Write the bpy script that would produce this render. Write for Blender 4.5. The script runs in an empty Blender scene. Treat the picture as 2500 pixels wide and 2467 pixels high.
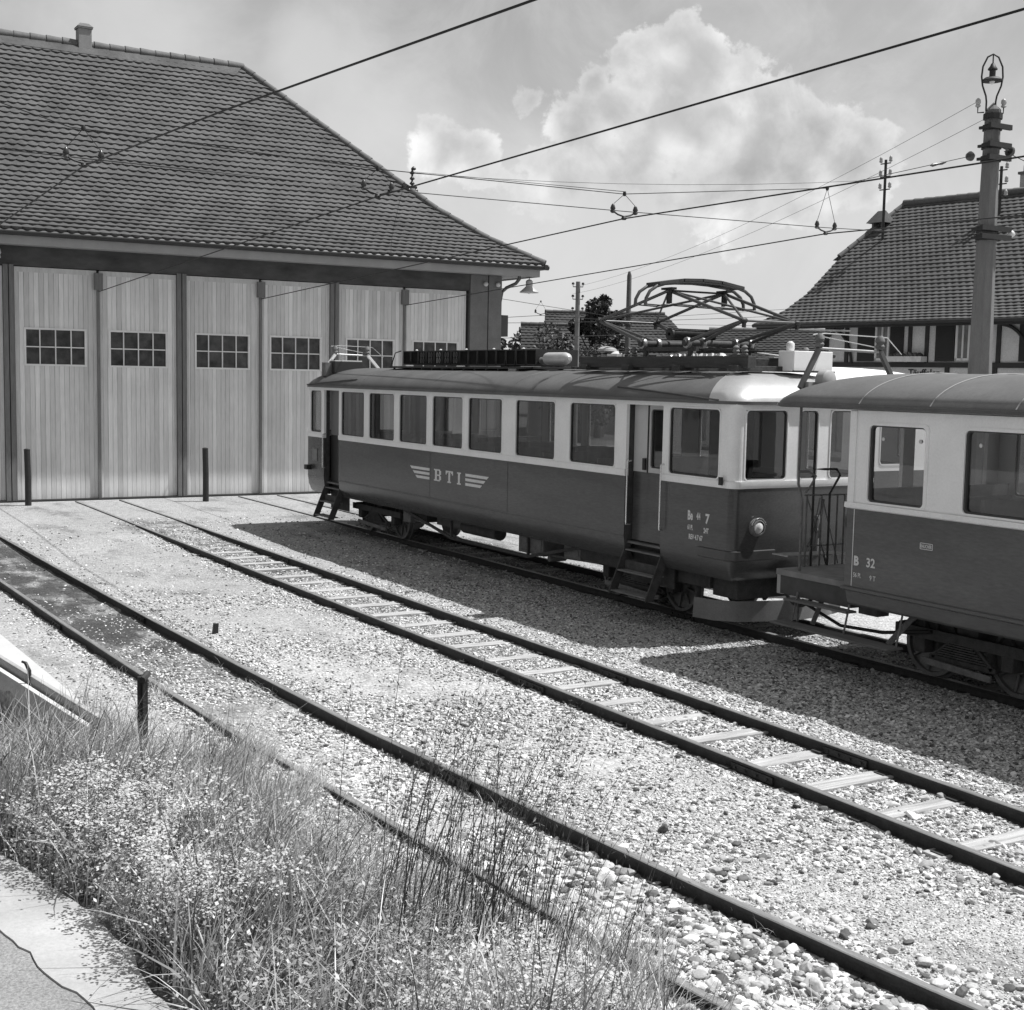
import bpy, bmesh, math, random
import numpy as np
from mathutils import Vector, Matrix, noise as mnoise

random.seed(7)
rng = np.random.default_rng(7)
SC = bpy.context.scene
COL = SC.collection
PI = math.pi

# ------------------------------------------------------------------ camera
R = [[0.8615132278, -0.5073906349, 0.0187003183], [-0.0323649564, -0.0916348012, -0.9952665838], [0.5067025438, 0.8568300922, -0.0953662691]]
cam = bpy.data.cameras.new('camera')
camo = bpy.data.objects.new('camera', cam)
COL.objects.link(camo)
m = Matrix(((R[0][0], -R[1][0], -R[2][0], 0), (R[0][1], -R[1][1], -R[2][1], 0), (R[0][2], -R[1][2], -R[2][2], 3.1928), (0, 0, 0, 1)))
camo.matrix_world = m
cam.sensor_fit = 'HORIZONTAL'; cam.sensor_width = 36; cam.lens = 47.005
cam.clip_start = 0.1; cam.clip_end = 3000
SC.camera = camo

# ------------------------------------------------------------------ light
SUN = Vector((1.5, -0.52, 3.0)).normalized()
EL = math.asin(SUN.z); AZ = math.atan2(SUN.x, SUN.y)       # azimuth from +Y towards +X
sd = bpy.data.lights.new('sun', 'SUN'); sd.energy = 5.0; sd.angle = math.radians(0.55); sd.color = (1, 1, 1)
so = bpy.data.objects.new('sun', sd); COL.objects.link(so)
so.rotation_euler = (-SUN).to_track_quat('-Z', 'Y').to_euler()
SC.view_settings.view_transform = 'Standard'; SC.view_settings.look = 'None'
SC.view_settings.exposure = 0.30; SC.view_settings.gamma = 1

W = bpy.data.worlds.new('World'); SC.world = W; W.use_nodes = True
SKY_STRENGTH = 0.13
def build_world():
    nt = W.node_tree; N = nt.nodes; L = nt.links
    N.clear()
    out = N.new('ShaderNodeOutputWorld'); bg = N.new('ShaderNodeBackground'); bg.inputs[1].default_value = SKY_STRENGTH
    sky = N.new('ShaderNodeTexSky'); sky.sky_type = 'NISHITA'; sky.sun_disc = False
    sky.sun_elevation = EL; sky.sun_rotation = AZ; sky.air_density = 1.0; sky.dust_density = 1.4
    bw = N.new('ShaderNodeRGBToBW'); L.new(sky.outputs[0], bw.inputs[0])
    tc = N.new('ShaderNodeTexCoord')
    def M(op, a, b=None, c=None):
        n = N.new('ShaderNodeMath'); n.operation = op
        for i, v in enumerate((a, b, c)):
            if v is None: continue
            if isinstance(v, (int, float)): n.inputs[i].default_value = v
            else: L.new(v, n.inputs[i])
        return n.outputs[0]
    D = tc.outputs['Generated']
    def N_z():
        q = N.new('ShaderNodeSeparateXYZ'); L.new(D, q.inputs[0]); return q.outputs[2]
    def noise(scale, det, rough, dist=0.0, off=(0, 0, 0)):
        mp = N.new('ShaderNodeMapping'); mp.inputs['Location'].default_value = off; L.new(D, mp.inputs[0])
        n = N.new('ShaderNodeTexNoise'); n.inputs['Scale'].default_value = scale; n.inputs['Detail'].default_value = det
        n.inputs['Roughness'].default_value = rough; n.inputs['Distortion'].default_value = dist
        L.new(mp.outputs[0], n.inputs[0]); return n.outputs[0]
    def blob(x, y, z, r):
        d = N.new('ShaderNodeVectorMath'); d.operation = 'DISTANCE'; L.new(D, d.inputs[0]); d.inputs[1].default_value = (x, y, z)
        return M('SUBTRACT', 1.0, M('DIVIDE', d.outputs['Value'], r))
    crisp = [(0.5913, 0.7762, 0.2188, 0.040), (0.5663, 0.7956, 0.2154, 0.030), (0.6177, 0.7584, 0.2080, 0.036), (0.6393, 0.7433, 0.1971, 0.030),
             (0.601, 0.7779, 0.1835, 0.062), (0.5632, 0.8032, 0.1942, 0.034), (0.542, 0.8132, 0.2118, 0.018), (0.6486, 0.7414, 0.1722, 0.044),
             (0.6753, 0.7165, 0.1751, 0.030), (0.6884, 0.7081, 0.1571, 0.038), (0.6972, 0.6971, 0.1674, 0.022), (0.6336, 0.7573, 0.1581, 0.06),
             (0.5331, 0.826, 0.1832, 0.034), (0.5056, 0.8399, 0.1971, 0.018), (0.5739, 0.8035, 0.1582, 0.044), (0.456, 0.8749, 0.1634, 0.026),
             (0.4765, 0.8644, 0.1603, 0.022), (0.6636, 0.7343, 0.1432, 0.05), (0.5274, 0.8368, 0.1466, 0.036)]
    soft = [(0.3689, 0.9029, 0.2204, 0.06), (0.3899, 0.8955, 0.2145, 0.06), (0.4439, 0.8843, 0.1446, 0.06), (0.4067, 0.8957, 0.1798, 0.08),
            (0.5173, 0.8538, 0.0592, 0.16), (0.266, 0.936, 0.2306, 0.10), (0.565, 0.8209, 0.0832, 0.14), (0.6241, 0.773, 0.114, 0.10), (0.693, 0.7107, 0.121, 0.08),
            (0.75, 0.65, 0.10, 0.12), (0.40, 0.91, 0.07, 0.14)]
    def mx(l):
        v = None
        for b in l:
            o = blob(*b); v = o if v is None else M('SMOOTH_MAX', v, o, 0.12)
        return v
    n1 = noise(16, 9, 0.62, 0.3); n2 = noise(7, 6, 0.55, 0.2, (3, 1, 2)); n3 = noise(38, 6, 0.6, 0.0, (5, 2, 1))
    def ramp(v, a, b):
        n = N.new('ShaderNodeMapRange'); n.interpolation_type = 'SMOOTHSTEP'; L.new(v, n.inputs[0])
        n.inputs[1].default_value = a; n.inputs[2].default_value = b; n.inputs[3].default_value = 0; n.inputs[4].default_value = 1
        return n.outputs[0]
    dc = M('ADD', mx(crisp), M('ADD', M('MULTIPLY', M('SUBTRACT', n1, 0.5), 2.6), M('MULTIPLY', M('SUBTRACT', n3, 0.5), 1.5)))
    ds = M('ADD', mx(soft), M('MULTIPLY', M('SUBTRACT', n2, 0.5), 2.0))
    ac = ramp(dc, 0.05, 0.32); as_ = ramp(ds, -0.15, 0.9)
    shade = ramp(M('ADD', M('MULTIPLY', n1, 0.5), M('MULTIPLY', noise(9, 8, 0.6, 0.5, (1.2, 4, 0)), 0.5)), 0.36, 0.64)
    wisp = ramp(noise(3.2, 8, 0.62, 0.6, (2, 2, 7)), 0.42, 0.75)
    edge = ramp(dc, 1.0, 0.1)
    dd = N.new('ShaderNodeVectorMath'); dd.operation = 'MULTIPLY_ADD'; cn = N.new('ShaderNodeTexNoise'); cn.inputs['Scale'].default_value = 24; cn.inputs['Detail'].default_value = 5; L.new(D, cn.inputs[0])
    L.new(cn.outputs['Color'], dd.inputs[0]); dd.inputs[1].default_value = (.035, .035, .035); L.new(D, dd.inputs[2])
    vo = N.new('ShaderNodeTexVoronoi'); vo.feature = 'SMOOTH_F1'; vo.inputs['Scale'].default_value = 30; vo.inputs['Smoothness'].default_value = .35; L.new(dd.outputs[0], vo.inputs[0])
    puff = ramp(vo.outputs['Distance'], 0.75, 0.12)
    cl = M('ADD', 2.55, M('ADD', M('MULTIPLY', M('MULTIPLY', shade, puff), 2.0), M('ADD', M('MULTIPLY', shade, 1.2), M('MULTIPLY', edge, 1.3))))         # cloud radiance before strength
    base = M('MULTIPLY_ADD', bw.outputs[0], 0.45, 1.15)
    def mix(f, a, b):
        n = N.new('ShaderNodeMix'); n.data_type = 'FLOAT'; L.new(f, n.inputs[0]); 
        for i, v in ((2, a), (3, b)):
            if isinstance(v, (int, float)): n.inputs[i].default_value = v
            else: L.new(v, n.inputs[i])
        return n.outputs[0]
    wisp2 = ramp(noise(8.5, 9, 0.68, 0.8, (6, 3, 1)), 0.40, 0.72)
    hz = ramp(N_z(), 0.30, 0.02)
    s1 = mix(M('MINIMUM', M('ADD', M('MULTIPLY', wisp, 0.42), M('ADD', M('MULTIPLY', wisp2, 0.26), M('MULTIPLY', hz, 0.40))), 0.85), base, 4.7)
    s2 = mix(M('MULTIPLY', as_, 0.65), s1, 4.6)
    s3 = mix(M('MULTIPLY', ac, 0.92), s2, cl)
    L.new(s3, bg.inputs[0]); L.new(bg.outputs[0], out.inputs[0])
build_world()

# ------------------------------------------------------------------ materials (the photograph is black and white: every colour is a grey)
MATS = {}
def mat(name, v, rough=0.6, metal=0.0, var=0.0, scale=4.0, stretch=(1, 1, 1), bump=0.0, bscale=None, bdist=0.01, fine=0.0, fscale=60.0, spec=0.5, island=0.0):
    if name in MATS: return MATS[name]
    mt = bpy.data.materials.new(name); mt.use_nodes = True; nt = mt.node_tree; N = nt.nodes; L = nt.links
    p = N['Principled BSDF']; p.inputs['Roughness'].default_value = rough; p.inputs['Metallic'].default_value = metal
    p.inputs['Specular IOR Level'].default_value = spec
    tc = N.new('ShaderNodeTexCoord'); mp = N.new('ShaderNodeMapping'); L.new(tc.outputs['Object'], mp.inputs[0]); mp.inputs['Scale'].default_value = stretch
    def nz(s, det=6, r=0.6):
        n = N.new('ShaderNodeTexNoise'); n.inputs['Scale'].default_value = s; n.inputs['Detail'].default_value = det; n.inputs['Roughness'].default_value = r
        L.new(mp.outputs[0], n.inputs[0]); return n.outputs[0]
    def M(op, a, b, c=None):
        n = N.new('ShaderNodeMath'); n.operation = op
        for i, q in enumerate((a, b, c)):
            if q is None: continue
            if isinstance(q, (int, float)): n.inputs[i].default_value = q
            else: L.new(q, n.inputs[i])
        return n.outputs[0]
    val = None
    f = None
    if var: f = M('MULTIPLY_ADD', M('SUBTRACT', nz(scale), 0.5), 2 * var * 2, 1.0)
    if fine:
        g = M('MULTIPLY_ADD', M('SUBTRACT', nz(fscale, 3, 0.7), 0.5), 2 * fine * 2, 1.0); f = g if f is None else M('MULTIPLY', f, g)
    if island:
        geo = N.new('ShaderNodeNewGeometry'); g = M('MULTIPLY_ADD', M('SUBTRACT', geo.outputs['Random Per Island'], 0.5), 2 * island, 1.0)
        f = g if f is None else M('MULTIPLY', f, g)
    if f is not None:
        val = M('MAXIMUM', M('MULTIPLY', f, v), 0.004); cb = N.new('ShaderNodeCombineColor')
        for i in range(3): L.new(val, cb.inputs[i])
        L.new(cb.outputs[0], p.inputs['Base Color'])
    else: p.inputs['Base Color'].default_value = (v, v, v, 1)
    if bump:
        b = N.new('ShaderNodeBump'); b.inputs['Strength'].default_value = bump; b.inputs['Distance'].default_value = bdist
        L.new(nz(bscale or scale * 3, 8, 0.65), b.inputs['Height']); L.new(b.outputs[0], p.inputs['Normal'])
    MATS[name] = mt; return mt

M_RED = mat('dark_red_paint', 0.066, 0.26, var=0.35, scale=1.1, stretch=(1, .35, 2.2), fine=0.22, fscale=22, bump=0.12, bscale=1.3, bdist=.03)
M_RED2 = mat('trailer_red_paint', 0.098, 0.36, var=0.28, scale=1.1, stretch=(1, .4, 1.8), fine=0.22, fscale=24, bump=0.10, bscale=1.2, bdist=.03)
M_CREAM = mat('cream_paint', 0.84, 0.38, var=0.06, scale=2.5, fine=0.05, fscale=40)
M_ROOF = mat('grey_roof_canvas', 0.09, 0.5, var=0.25, scale=2.0, fine=0.14, fscale=30, bump=0.12, bscale=6)
M_ROOF_D = mat('dark_roof_edge', 0.09, 0.5, var=0.3, scale=3, fine=0.2)
M_SILVER = mat('bright_roof_cap', 0.55, 0.32, 0.55, var=0.1, scale=5, fine=0.1)
M_WHITE = mat('white_paint', 0.82, 0.5, var=0.06, scale=6)
M_LETTER = mat('white_lettering', 0.68, 0.6, var=0.12, scale=20, fine=0.1, fscale=90)
M_BLACK = mat('black_iron', 0.018, 0.55, var=0.4, scale=12, fine=0.3)
M_UNDER = mat('underframe_grime', 0.05, 0.8, var=0.5, scale=9, fine=0.4, bump=0.3, bscale=30)
M_DUST = mat('dusty_grey_iron', 0.14, 0.75, var=0.4, scale=9, fine=0.3, bump=0.2, bscale=30)
M_STEEL = mat('grey_steel', 0.32, 0.42, 0.5, var=0.2, scale=12, fine=0.1)
M_CHROME = mat('bright_steel', 0.75, 0.22, 0.9)
M_TIRE = mat('wheel_steel', 0.16, 0.5, 0.5, var=0.3, scale=8, fine=0.2)
M_INT = mat('interior_panel', 0.12, 0.6, var=0.3, scale=3)
M_SEAT = mat('seat_wood', 0.16, 0.5, var=0.3, scale=6)
M_PANE_F = mat('window_frame_metal', 0.45, 0.35, 0.5)
M_WOODR = mat('roof_timber', 0.05, 0.8, var=0.45, scale=7, stretch=(3, 0.4, 3), fine=0.3)
M_CERAM = mat('porcelain', 0.6, 0.25)
M_DCERAM = mat('brown_porcelain', 0.04, 0.3)
M_RAIL = mat('rail_side_rust', 0.028, 0.75, var=0.4, scale=14, fine=0.4, bump=0.3, bscale=50)
M_RAILTOP = mat('rail_head_steel', 0.30, 0.38, 0.4, var=0.35, scale=5, stretch=(6, 0.5, 1), fine=0.3)
M_SLEEP = mat('weathered_sleeper', 0.38, 0.9, var=0.5, scale=3, stretch=(0.6, 9, 3), fine=0.25, bump=0.5, bscale=30)
M_TILE = mat('roof_tile', 0.078, 0.8, var=0.42, scale=1.3, fine=0.25, fscale=16, bump=0.25, bscale=25, spec=0.3)
M_TILE2 = mat('ridge_tile', 0.11, 0.8, var=0.3, scale=3, fine=0.2, fscale=14)
M_TILE_S = mat('station_roof_tile', 0.08, 0.8, var=0.3, scale=1.6, fine=0.3, fscale=14, spec=0.3)
M_POST = mat('dark_timber', 0.075, 0.8, var=0.3, scale=6, stretch=(4, 4, 0.5), fine=0.25, bump=0.3, bscale=20)
M_POST2 = mat('weathered_timber_strip', 0.16, 0.8, var=0.25, scale=6, stretch=(4, 4, 0.5), fine=0.2)
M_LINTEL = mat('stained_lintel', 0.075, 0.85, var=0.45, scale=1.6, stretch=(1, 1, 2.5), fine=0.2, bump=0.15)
M_FASCIA = mat('fascia_board', 0.30, 0.7, var=0.12, scale=3)
M_GUTTER = mat('gutter_zinc', 0.03, 0.5, 0.2, var=0.2)
M_PILLAR = mat('rendered_pillar', 0.17, 0.9, var=0.2, scale=3, fine=0.2, bump=0.3, bscale=40)
M_WALL = mat('plaster_wall', 0.34, 0.9, var=0.15, scale=2, fine=0.15, bump=0.25, bscale=40)
M_CONC = mat('concrete', 0.42, 0.9, var=0.2, scale=3.5, fine=0.22, fscale=50, bump=0.35, bscale=30)
M_MAST = mat('mast_concrete', 0.145, 0.9, var=0.22, scale=3, stretch=(3, 3, 0.5), fine=0.22, fscale=45, bump=0.4, bscale=30)
M_SLAB = mat('pale_concrete', 0.34, 0.9, var=0.3, scale=2.2, fine=0.12, fscale=60, bump=0.3, bscale=25)
M_ASPH = mat('rough_asphalt', 0.24, 0.95, var=0.2, scale=3, fine=0.5, fscale=90, bump=0.7, bscale=90)
M_BARK = mat('bark', 0.05, 0.9, var=0.3, bump=0.4)
M_LEAF = mat('tree_leaf', 0.085, 0.7, island=0.6, var=0.2, scale=1)
M_LEAF2 = mat('dark_tree_leaf', 0.045, 0.7, island=0.6, var=0.2, scale=1)

def glass_mat():
    mt = bpy.data.materials.new('window_glass'); mt.use_nodes = True; N = mt.node_tree.nodes; L = mt.node_tree.links
    N.remove(N['Principled BSDF']); o = N['Material Output']
    t = N.new('ShaderNodeBsdfTransparent'); t.inputs[0].default_value = (0.58, 0.58, 0.58, 1)
    g = N.new('ShaderNodeBsdfGlossy'); g.inputs['Roughness'].default_value = 0.02; g.inputs[0].default_value = (1, 1, 1, 1)
    fr = N.new('ShaderNodeLayerWeight'); fr.inputs[0].default_value = .5
    pw = N.new('ShaderNodeMath'); pw.operation = 'POWER'; L.new(fr.outputs['Facing'], pw.inputs[0]); pw.inputs[1].default_value = 4.0
    tc = N.new('ShaderNodeTexCoord'); nz = N.new('ShaderNodeTexNoise'); nz.inputs['Scale'].default_value = 1.3; L.new(tc.outputs['Object'], nz.inputs[0])
    b = N.new('ShaderNodeBump'); b.inputs['Strength'].default_value = 0.03; b.inputs['Distance'].default_value = 0.02; L.new(nz.outputs[0], b.inputs['Height'])
    L.new(b.outputs[0], g.inputs['Normal'])
    ad = N.new('ShaderNodeMath'); ad.operation = 'MULTIPLY_ADD'; L.new(pw.outputs[0], ad.inputs[0]); ad.inputs[1].default_value = .95; ad.inputs[2].default_value = 0.07
    mx = N.new('ShaderNodeMixShader'); L.new(ad.outputs[0], mx.inputs[0]); L.new(t.outputs[0], mx.inputs[1]); L.new(g.outputs[0], mx.inputs[2])
    L.new(mx.outputs[0], o.inputs[0]); return mt
M_GLASS = glass_mat()
M_PANE = mat('dusty_dark_pane', 0.04, 0.3, var=1.3, scale=3.4, fine=0.3)

def plank_mat(name, v, width, axis=0):
    """vertical boards: joints and a tone per board"""
    mt = bpy.data.materials.new(name); mt.use_nodes = True; N = mt.node_tree.nodes; L = mt.node_tree.links
    p = N['Principled BSDF']; p.inputs['Roughness'].default_value = 0.85; p.inputs['Specular IOR Level'].default_value = 0.3
    def M(op, a, b=None, c=None):
        n = N.new('ShaderNodeMath'); n.operation = op
        for i, q in enumerate((a, b, c)):
            if q is None: continue
            if isinstance(q, (int, float)): n.inputs[i].default_value = q
            else: L.new(q, n.inputs[i])
        return n.outputs[0]
    tc = N.new('ShaderNodeTexCoord'); sp = N.new('ShaderNodeSeparateXYZ'); L.new(tc.outputs['Object'], sp.inputs[0])
    x = M('DIVIDE', sp.outputs[axis], width); fl = M('FLOOR', x); fr = M('FRACT', x)
    wn = N.new('ShaderNodeTexWhiteNoise'); wn.noise_dimensions = '1D'; L.new(fl, wn.inputs['W'])
    tone = M('MULTIPLY_ADD', wn.outputs[0], 0.34, 0.83)
    joint = M('MINIMUM', M('MULTIPLY', M('MINIMUM', fr, M('SUBTRACT', 1.0, fr)), 14.0), 1.0)
    jn = N.new('ShaderNodeTexNoise'); jn.inputs['Scale'].default_value = 1.7; mj = N.new('ShaderNodeMapping'); mj.inputs['Scale'].default_value = (6, 6, 0.6)
    L.new(tc.outputs['Object'], mj.inputs[0]); L.new(mj.outputs[0], jn.inputs[0])
    jm = M('SUBTRACT', 1.0, M('MULTIPLY', M('SUBTRACT', 1.0, joint), M('MULTIPLY_ADD', jn.outputs[0], 1.6, -0.35)))
    mp = N.new('ShaderNodeMapping'); mp.inputs['Scale'].default_value = (9, 9, 0.7); L.new(tc.outputs['Object'], mp.inputs[0])
    n1 = N.new('ShaderNodeTexNoise'); n1.inputs['Scale'].default_value = 4; n1.inputs['Detail'].default_value = 8; n1.inputs['Roughness'].default_value = 0.7; L.new(mp.outputs[0], n1.inputs[0])
    n2 = N.new('ShaderNodeTexNoise'); n2.inputs['Scale'].default_value = 0.9; n2.inputs['Detail'].default_value = 4; L.new(tc.outputs['Object'], n2.inputs[0])
    f = M('MULTIPLY', tone, M('MULTIPLY_ADD', n1.outputs[0], 0.55, 0.72)); f = M('MULTIPLY', f, M('MULTIPLY_ADD', n2.outputs[0], 0.4, 0.8)); f = M('MULTIPLY', f, jm)
    val = M('MULTIPLY', f, v); cb = N.new('ShaderNodeCombineColor')
    for i in range(3): L.new(val, cb.inputs[i])
    L.new(cb.outputs[0], p.inputs['Base Color'])
    b = N.new('ShaderNodeBump'); b.inputs['Strength'].default_value = 0.6; b.inputs['Distance'].default_value = 0.012; L.new(M('ADD', joint, M('MULTIPLY', n1.outputs[0], 0.3)), b.inputs['Height'])
    L.new(b.outputs[0], p.inputs['Normal']); return mt
M_PLANK = plank_mat('pale_vertical_boards', 0.66, 0.115)

# ------------------------------------------------------------------ mesh helpers
class MB:
    def __init__(s): s.v = []; s.f = []; s.m = []
    def add(s, vs, fs, mi=0):
        o = len(s.v); s.v.extend([tuple(map(float, q)) for q in vs])
        for f in fs: s.f.append(tuple(i + o for i in f)); s.m.append(mi)
        return s
    def box(s, x0, x1, y0, y1, z0, z1, mi=0):
        if x0 > x1: x0, x1 = x1, x0
        if y0 > y1: y0, y1 = y1, y0
        if z0 > z1: z0, z1 = z1, z0
        v = [(x, y, z) for x in (x0, x1) for y in (y0, y1) for z in (z0, z1)]
        return s.add(v, [(0, 1, 3, 2), (4, 6, 7, 5), (0, 4, 5, 1), (2, 3, 7, 6), (0, 2, 6, 4), (1, 5, 7, 3)], mi)
    def obox(s, c, ax, ay, az, mi=0):
        c = Vector(c); ax = Vector(ax); ay = Vector(ay); az = Vector(az)
        v = [c + i * ax + j * ay + k * az for i in (-1, 1) for j in (-1, 1) for k in (-1, 1)]
        return s.add(v, [(0, 1, 3, 2), (4, 6, 7, 5), (0, 4, 5, 1), (2, 3, 7, 6), (0, 2, 6, 4), (1, 5, 7, 3)], mi)
    def bar(s, a, b, w, h, up=(0, 0, 1), mi=0):
        a = Vector(a); b = Vector(b); d = (b - a); l = d.length / 2; d.normalize(); sd_ = d.cross(Vector(up))
        if sd_.length < 1e-4: sd_ = d.cross(Vector((1, 0, 0)))
        sd_.normalize(); u = sd_.cross(d)
        return s.obox((a + b) / 2, d * l, sd_ * w / 2, u * h / 2, mi)
    def tube(s, pts, r, n=8, mi=0, caps=True, closed=False):
        pts = [Vector(p) for p in pts]; rs = r if isinstance(r, (list, tuple)) else [r] * len(pts)
        k = len(pts); ring = []; prev = None
        for i, p in enumerate(pts):
            if closed: d = pts[(i + 1) % k] - pts[i - 1]
            else: d = (pts[min(i + 1, k - 1)] - pts[max(i - 1, 0)])
            if d.length < 1e-9: d = Vector((0, 0, 1))
            d.normalize()
            if prev is None:
                a = Vector((0, 0, 1)) if abs(d.z) < 0.9 else Vector((1, 0, 0)); u = a - d * a.dot(d)
            else: u = prev - d * prev.dot(d)
            u.normalize(); prev = u; w = d.cross(u)
            ring.append([p + rs[i] * (math.cos(2 * PI * j / n) * u + math.sin(2 * PI * j / n) * w) for j in range(n)])
        v = [q for rg in ring for q in rg]; f = []
        for i in range(k if closed else k - 1):
            a = i * n; b = ((i + 1) % k) * n
            for j in range(n): f.append((a + j, a + (j + 1) % n, b + (j + 1) % n, b + j))
        if caps and not closed: f.append(tuple(range(n - 1, -1, -1))); f.append(tuple((k - 1) * n + j for j in range(n)))
        return s.add(v, f, mi)
    def cyl(s, a, b, r0, r1=None, n=16, mi=0): return s.tube([a, b], [r0, r0 if r1 is None else r1], n, mi)
    def lathe(s, c, prof, n=20, axis=(0, 0, 1), mi=0):
        c = Vector(c); ax = Vector(axis).normalized(); u = ax.orthogonal().normalized(); w = ax.cross(u); v = []; f = []
        for r, h in prof:
            for j in range(n): v.append(c + ax * h + max(r, 1e-4) * (math.cos(2 * PI * j / n) * u + math.sin(2 * PI * j / n) * w))
        for i in range(len(prof) - 1):
            for j in range(n): f.append((i * n + j, i * n + (j + 1) % n, (i + 1) * n + (j + 1) % n, (i + 1) * n + j))
        f.append(tuple(range(n - 1, -1, -1))); f.append(tuple((len(prof) - 1) * n + j for j in range(n)))
        return s.add(v, f, mi)
    def prism(s, poly, d, mi=0):
        """poly: 3D points; d: extrusion vector"""
        d = Vector(d); k = len(poly); v = [Vector(p) for p in poly] + [Vector(p) + d for p in poly]
        f = [tuple(range(k - 1, -1, -1)), tuple(range(k, 2 * k))] + [(i, (i + 1) % k, k + (i + 1) % k, k + i) for i in range(k)]
        return s.add(v, f, mi)
    def build(s, name, mats, parent=None, smooth=None, bevel=0.0):
        wl = Vector((0, 0, 0)); p = parent
        while p is not None: wl += p.location; p = p.parent
        me = bpy.data.meshes.new(name); me.from_pydata([(a - wl.x, b - wl.y, c - wl.z) for a, b, c in s.v], [], s.f)
        for q in (mats if isinstance(mats, (list, tuple)) else [mats]): me.materials.append(q)
        if any(s.m): me.polygons.foreach_set('material_index', s.m)
        bm = bmesh.new(); bm.from_mesh(me); bmesh.ops.recalc_face_normals(bm, faces=bm.faces); bm.to_mesh(me); bm.free()
        if smooth:
            me.shade_smooth(); me.set_sharp_from_angle(angle=math.radians(smooth))
        me.update(); o = bpy.data.objects.new(name, me); COL.objects.link(o); o.parent = parent
        if bevel:
            b = o.modifiers.new('bevel', 'BEVEL'); b.width = bevel; b.segments = 2; b.limit_method = 'ANGLE'; b.angle_limit = math.radians(50)
        return o

def tag(o, label=None, cat=None, group=None, kind=None):
    if label: o['label'] = label
    if cat: o['category'] = cat
    if group: o['group'] = group
    if kind: o['kind'] = kind
    return o
def thing(name, loc, label, cat, group=None):
    o = bpy.data.objects.new(name, None); COL.objects.link(o); o.location = loc; o.empty_display_size = 0.3
    return tag(o, label, cat, group)
def copy_tree(o, parent=None):
    c = o.copy(); COL.objects.link(c); c.parent = parent
    for ch in list(o.children): copy_tree(ch, c)
    return c
def smooth(a, b, x):
    t = np.clip((x - a) / (b - a), 0, 1); return t * t * (3 - 2 * t)

# ------------------------------------------------------------------ ground shape
CX = np.array([3.0, 4.5, 5.2, 6.5, 8.0, 9.8, 11.0, 14.0, 17.0, 21.3, 26.6, 34.0])       # centre line of the nearest, curving track
CV = np.array([5.15, 4.95, 4.86, 4.72, 4.60, 4.48, 4.38, 4.26, 4.16, 4.06, 3.96, 3.86])
def ctr(y): return np.interp(y, CX, CV)
def gh(x, y):
    x = np.asarray(x, float); y = np.asarray(y, float)
    h = -0.10 + 0.075 * smooth(23, 29, y)
    toe = ctr(np.maximum(y, 3)) - 1.25
    a = smooth(0, 1, (toe - x) / 2.1); b = 1 - smooth(6.2, 11.0, y)
    h = h + 1.28 * a * b
    # low strip on the near side of the timber edge
    xl = 2.46 - (y - 14.7) * 0.16
    h = h + (.058 + .018 * np.sin(y * 2.1) + .010 * np.sin(y * 5.3 + 1)) * np.exp(-((x - ctr(np.maximum(y, 3)) + .56) / .17) ** 2) * (1 - smooth(12.5, 15.5, y))
    h = h - 0.012 * np.exp(-(x - 7.87) ** 2 / .18) * (1 - smooth(22, 26, y))
    h = h - 0.42 * smooth(0.0, 0.12, xl - x) * smooth(9.2, 10.4, y) * (1 - smooth(17, 20, y))
    # ballast shoulders: gentle hump of stones near the rails
    return h
def ghs(x, y): return float(gh(x, y))

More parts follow.
